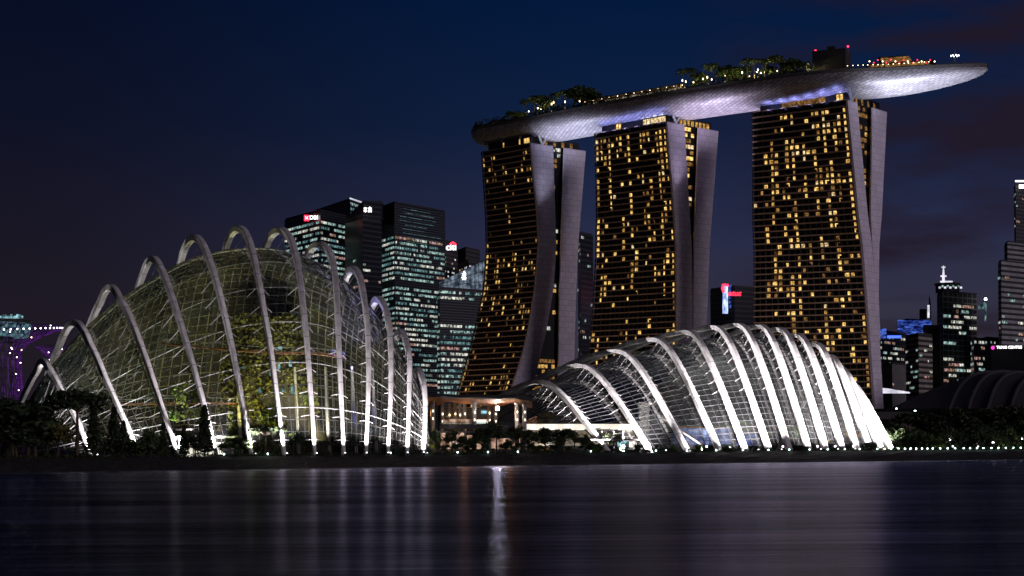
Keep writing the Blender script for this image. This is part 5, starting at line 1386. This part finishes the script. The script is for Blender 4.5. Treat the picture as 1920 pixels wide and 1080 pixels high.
mb = MB(); mb.tube([cA + Vector((0, 0, P(0, 632, 640).z)), cA + Vector((0, 0, P(0, 607, 640).z))], [60 * .184, 64 * .184], 28); mb.build('wall', 'bar_glass', bar)
mb = MB(); mb.tube([cA + Vector((0, 0, P(0, 606.8, 640).z)), cA + Vector((0, 0, P(0, 601, 640).z))], [64 * .184, 66 * .184], 28); mb.build('roof', 'roof_dark', bar)
for k in range(7):
    mb = MB(); q = P(2 + 6.5 * k, 597, 632); mb.box(q, .7 + .3 * (k % 3), .5, .9 + .5 * (k % 2)); mb.build('roof_light', 'gallery_cyan', bar)
supertree('smaller steel tree with a pink-lit throat behind the left end of the tall dome', 112, 700, 12, 694, 650, 46, 24, 2)
point('throat_light', P(112, 668, 690), 9000, (1, .5, .6), 1.0)

# ------------------------------------------------------------------ on the rooftop deck
DG = 'trees on the rooftop deck'
DT = [(985, 188, 'palm'), (1003, 182, 'palm'), (1020, 180, 'round'), (1040, 176, 'palm'), (1058, 172, 'palm'), (1078, 166, 'round'), (1098, 162, 'round'), (1112, 170, 'round'),
      (1280, 132, 'palm'), (1297, 130, 'palm'), (1312, 136, 'round'), (1328, 122, 'palm'), (1340, 121, 'palm'), (1360, 124, 'round'), (1374, 127, 'round'), (1390, 122, 'round'), (1402, 112, 'palm'), (1415, 112, 'palm'), (1430, 112, 'palm'), (1440, 122, 'round'), (1454, 110, 'umbrella'), (1474, 116, 'round'), (1488, 110, 'round'), (1512, 116, 'round'), (966, 208, 'round'), (975, 210, 'round')]
for k, (px, top, kn) in enumerate(DT):
    off = 3 + 5 * ((k * 7) % 3) - 4
    p = deck_pt(px, off); h = max(2.0, P(px, top, p.y).z - p.z) * 1.15
    grp = 'left cluster' if px < 1200 else 'right cluster'; base = 0 if px < 1200 else 8
    idx = sorted([q[0] for q in DT if (q[0] < 1200) == (px < 1200)]).index(px)
    plant(kn, NM[kn], p, h, f'{"palm" if kn == "palm" else "leafy tree"} on the rooftop deck, {ORD[idx]} from the left in the {grp}', CT[kn], 'leaf_mid', k % 3, DG, 1.15 if kn == 'round' else 1.0, k * 1.7)
hd = MB(); rr = random.Random(15)
for k in range(900):
    l = rr.uniform(8, LT - 85); p, tt, n, kk = hull_at(l); leaves(hd, p - n * (HW * kk - 1.2 - rr.random() * 1.5) + Vector((0, 0, DECK_Z + 1.0 + rr.random() ** 2 * 3.0)), 1.1, 12, .4, rr)
o = hd.build('hedge', 'leaf_dark'); tag(o, 'dark hedge planting along the edge of the rooftop deck', 'hedge'); kind(o, 'stuff')
dl0 = None
DL = [(986, 206), (992, 209), (1009, 203), (1014, 205), (1034, 195), (1038, 192), (1060, 191), (1087, 190), (1279, 151), (1286, 153), (1300, 154), (1319, 148), (1326, 145), (1334, 149), (1359, 143), (1367, 146), (1392, 136), (1405, 143), (1414, 141), (1420, 135), (1422, 131), (1427, 137), (1434, 136), (1457, 133), (1515, 120), (1090, 205)]
for k, (px, py) in enumerate(DL):
    p = deck_pt(px, 9); z = P(px, py, p.y).z; lab = f'warm globe lamp among the deck trees, {ORD[k % 26]} in the row from the left'
    p.z = DECK_Z + .6
    hh = max(.8, z - p.z)
    if dl0 is None:
        dl0 = thing('deck_lamp', lab, 'lamp', p, 'globe lamps on the rooftop deck')
        mb = MB(); mb.tube([p, p + Vector((0, 0, 3.0))], .08, 5); mb.build('post', 'dark_metal', dl0); mb = MB(); mb.ball(p + Vector((0, 0, 3.2)), .30, 6); mb.build('globe', 'lamp_warm', dl0)
    else: dup(dl0, p, lab, 'globe lamps on the rooftop deck', (1, 1, hh / 3.2))
    if k % 2 == 0: point('deck_lamp_light', p + Vector((0, -.4, 2.2)), 1500, (1, .86, .38), .4)
# row of small lamps along the prow
for k in range(17):
    px = 1590 + 152 * k / 16.0; p = deck_pt(px, 16); py = 132 - 10.5 * k / 16; 
    dup(dl0, p + Vector((0, 0, .0)), f'small prow lamp on the rooftop deck edge, {ORD[k]} from the left', 'prow lamps along the deck edge', (.8, .8, .55))
# rooftop block, restaurant, shelters and light mast
q = deck_pt(1566, 2); ex = T3.u
rb = thing('rooftop_block', 'plain dark box-shaped plant room on the rooftop deck', 'plant room', q)
def along(pxl, pxr, off, pyb, pyt, dep, name, mat, parent):
    a, b2 = deck_pt(pxl, off), deck_pt(pxr, off); dd = (b2 - a).normalized(); nn = Vector((-dd.y, dd.x, 0)) * dep
    zt = P(pxr, pyt, b2.y).z; zb = a.z if pyb is None else P(pxr, pyb, b2.y).z
    mb = MB(); mb.prism([a, b2, b2 + nn, a + nn], zb, zt); return mb.build(name, mat, parent)
along(1524, 1586, 4, None, 90, 14, 'wall', 'roof_dark', rb); along(1552, 1566, 2, 91.5, 86, 6, 'lift_overrun', 'roof_dark', rb)
for px, py in ((1529, 95), (1591, 87)):
    mb = MB(); q2 = deck_pt(px, 2); q2.z = P(px, py, q2.y).z; mb.ball(q2, .6, 6); wl1 = mb.build('warning_lamp', 'lamp_red', rb); mb = MB(); mb.tube([q2 - Vector((0, 0, .6)), q2 - Vector((0, 0, 5))], .12, 4); mb.build('post', 'dark_metal', wl1)
rs = thing('rooftop_restaurant', 'low rooftop restaurant with thin stacked roofs and red lamps near the prow', 'restaurant', deck_pt(1680, 2))
along(1618, 1745, 8, None, 121, 10, 'base', 'roof_dark', rs); along(1630, 1740, 6, 119.5, 113, 10, 'glazing', 'room_dim', rs)
along(1622, 1752, 7, 113, 111.3, 13, 'roof', 'roof_dark', rs); along(1652, 1704, 5, 108.5, 105.2, 11, 'glazing', 'room_dim', rs); along(1645, 1698, 6, 105.2, 103.2, 13, 'roof', 'roof_dark', rs)
for k in range(16):
    px = 1630 + 122 * k / 15.0; q2 = deck_pt(px, 9); q2.z = P(px, 115 + 3 * math.sin(k * 2.1), q2.y).z; mb = MB(); mb.ball(q2, .34, 5); mb.build('lamp', 'lamp_red' if k % 3 else 'lamp_warm', rs)
kk = thing('deck_kiosk', 'small lit kiosk on the deck edge at the left end of the prow lamps', 'kiosk', deck_pt(1572, 15)); along(1556, 1580, 15, None, 128, 4, 'wall', 'concrete_dark', kk); along(1571, 1579, 15.3, 139, 132, .3, 'window', 'room_cream', kk)
ms = deck_pt(1790, 4); mt2 = thing('light_mast', 'slender light mast with a ring of white lamps on the prow', 'mast', ms)
mb = MB(); mb.tube([ms, Vector((ms.x, ms.y, P(1790, 92, ms.y).z))], [.22, .08], 6); mb.build('pole', 'steel_grey', mt2)
zr = P(1790, 103.5, ms.y).z; mb = MB(); mb.tube([Vector((ms.x + 2.0 * math.cos(a2), ms.y + 2.0 * math.sin(a2), zr)) for a2 in [2 * PI * k / 16 for k in range(17)]], .12, 5); mb.build('ring', 'steel_grey', mt2)
for k in range(8):
    a2 = 2 * PI * k / 8; mb = MB(); mb.ball(Vector((ms.x + 2.0 * math.cos(a2), ms.y + 2.0 * math.sin(a2), zr - .2)), .26, 5); mb.build('lamp', 'lamp_white', mt2)
def shelter(pxl, pxr, off, lab, n, hh):
    a, b2 = deck_pt(pxl, off), deck_pt(pxr, off); t = thing('deck_shelter', lab, 'shelter', a); pts = [deck_pt(lerp(pxl, pxr, k / n), off) for k in range(n + 1)]
    mb = MB()
    for p, q2 in zip(pts, pts[1:]):
        dd = (q2 - p).normalized(); nn = Vector((-dd.y, dd.x, 0)) * 6; mb.prism([p, q2, q2 + nn, p + nn], p.z + hh, p.z + hh + .35)
    mb.build('roof', 'timber', t)
    mb = MB()
    for p, q2 in zip(pts, pts[1:]):
        dd = (q2 - p).normalized(); nn = Vector((-dd.y, dd.x, 0)); mb.prism([p + nn * 4, q2 + nn * 4, q2 + nn * 4.3, p + nn * 4.3], p.z, p.z + hh - .6)
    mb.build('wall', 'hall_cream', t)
    for k, p in enumerate(pts):
        mb = MB(); mb.tube([p, p + Vector((0, 0, hh))], .2, 6); mb.build('post', 'concrete', t)
        if k % 2 == 0: mb = MB(); mb.ball(p + Vector((1, .2, hh - .3)), .25, 5); mb.build('lamp', 'lamp_warm', t)
    return t
shelter(1094, 1276, 10, 'long open deck shelter with warm lit posts between the two tree clusters', 24, 4.6)
shelter(908, 952, 6, 'short open deck shelter at the left tip of the rooftop deck', 7, 3.6)
for px, py, lab in ((889, 248, 'red warning lamp at the left tip of the rooftop deck'), (1024, 181, 'red warning lamp among the left deck trees')):
    q2 = deck_pt(px, 5); wz = P(px, py, q2.y).z; wl0 = thing('warning_lamp', lab, 'lamp', q2)
    mb = MB(); mb.tube([q2, Vector((q2.x, q2.y, max(q2.z + .5, wz)))], .1, 5); mb.build('post', 'dark_metal', wl0); mb = MB(); mb.ball(Vector((q2.x, q2.y, max(q2.z + .7, wz))), .45, 6); mb.build('lens', 'lamp_red', wl0)
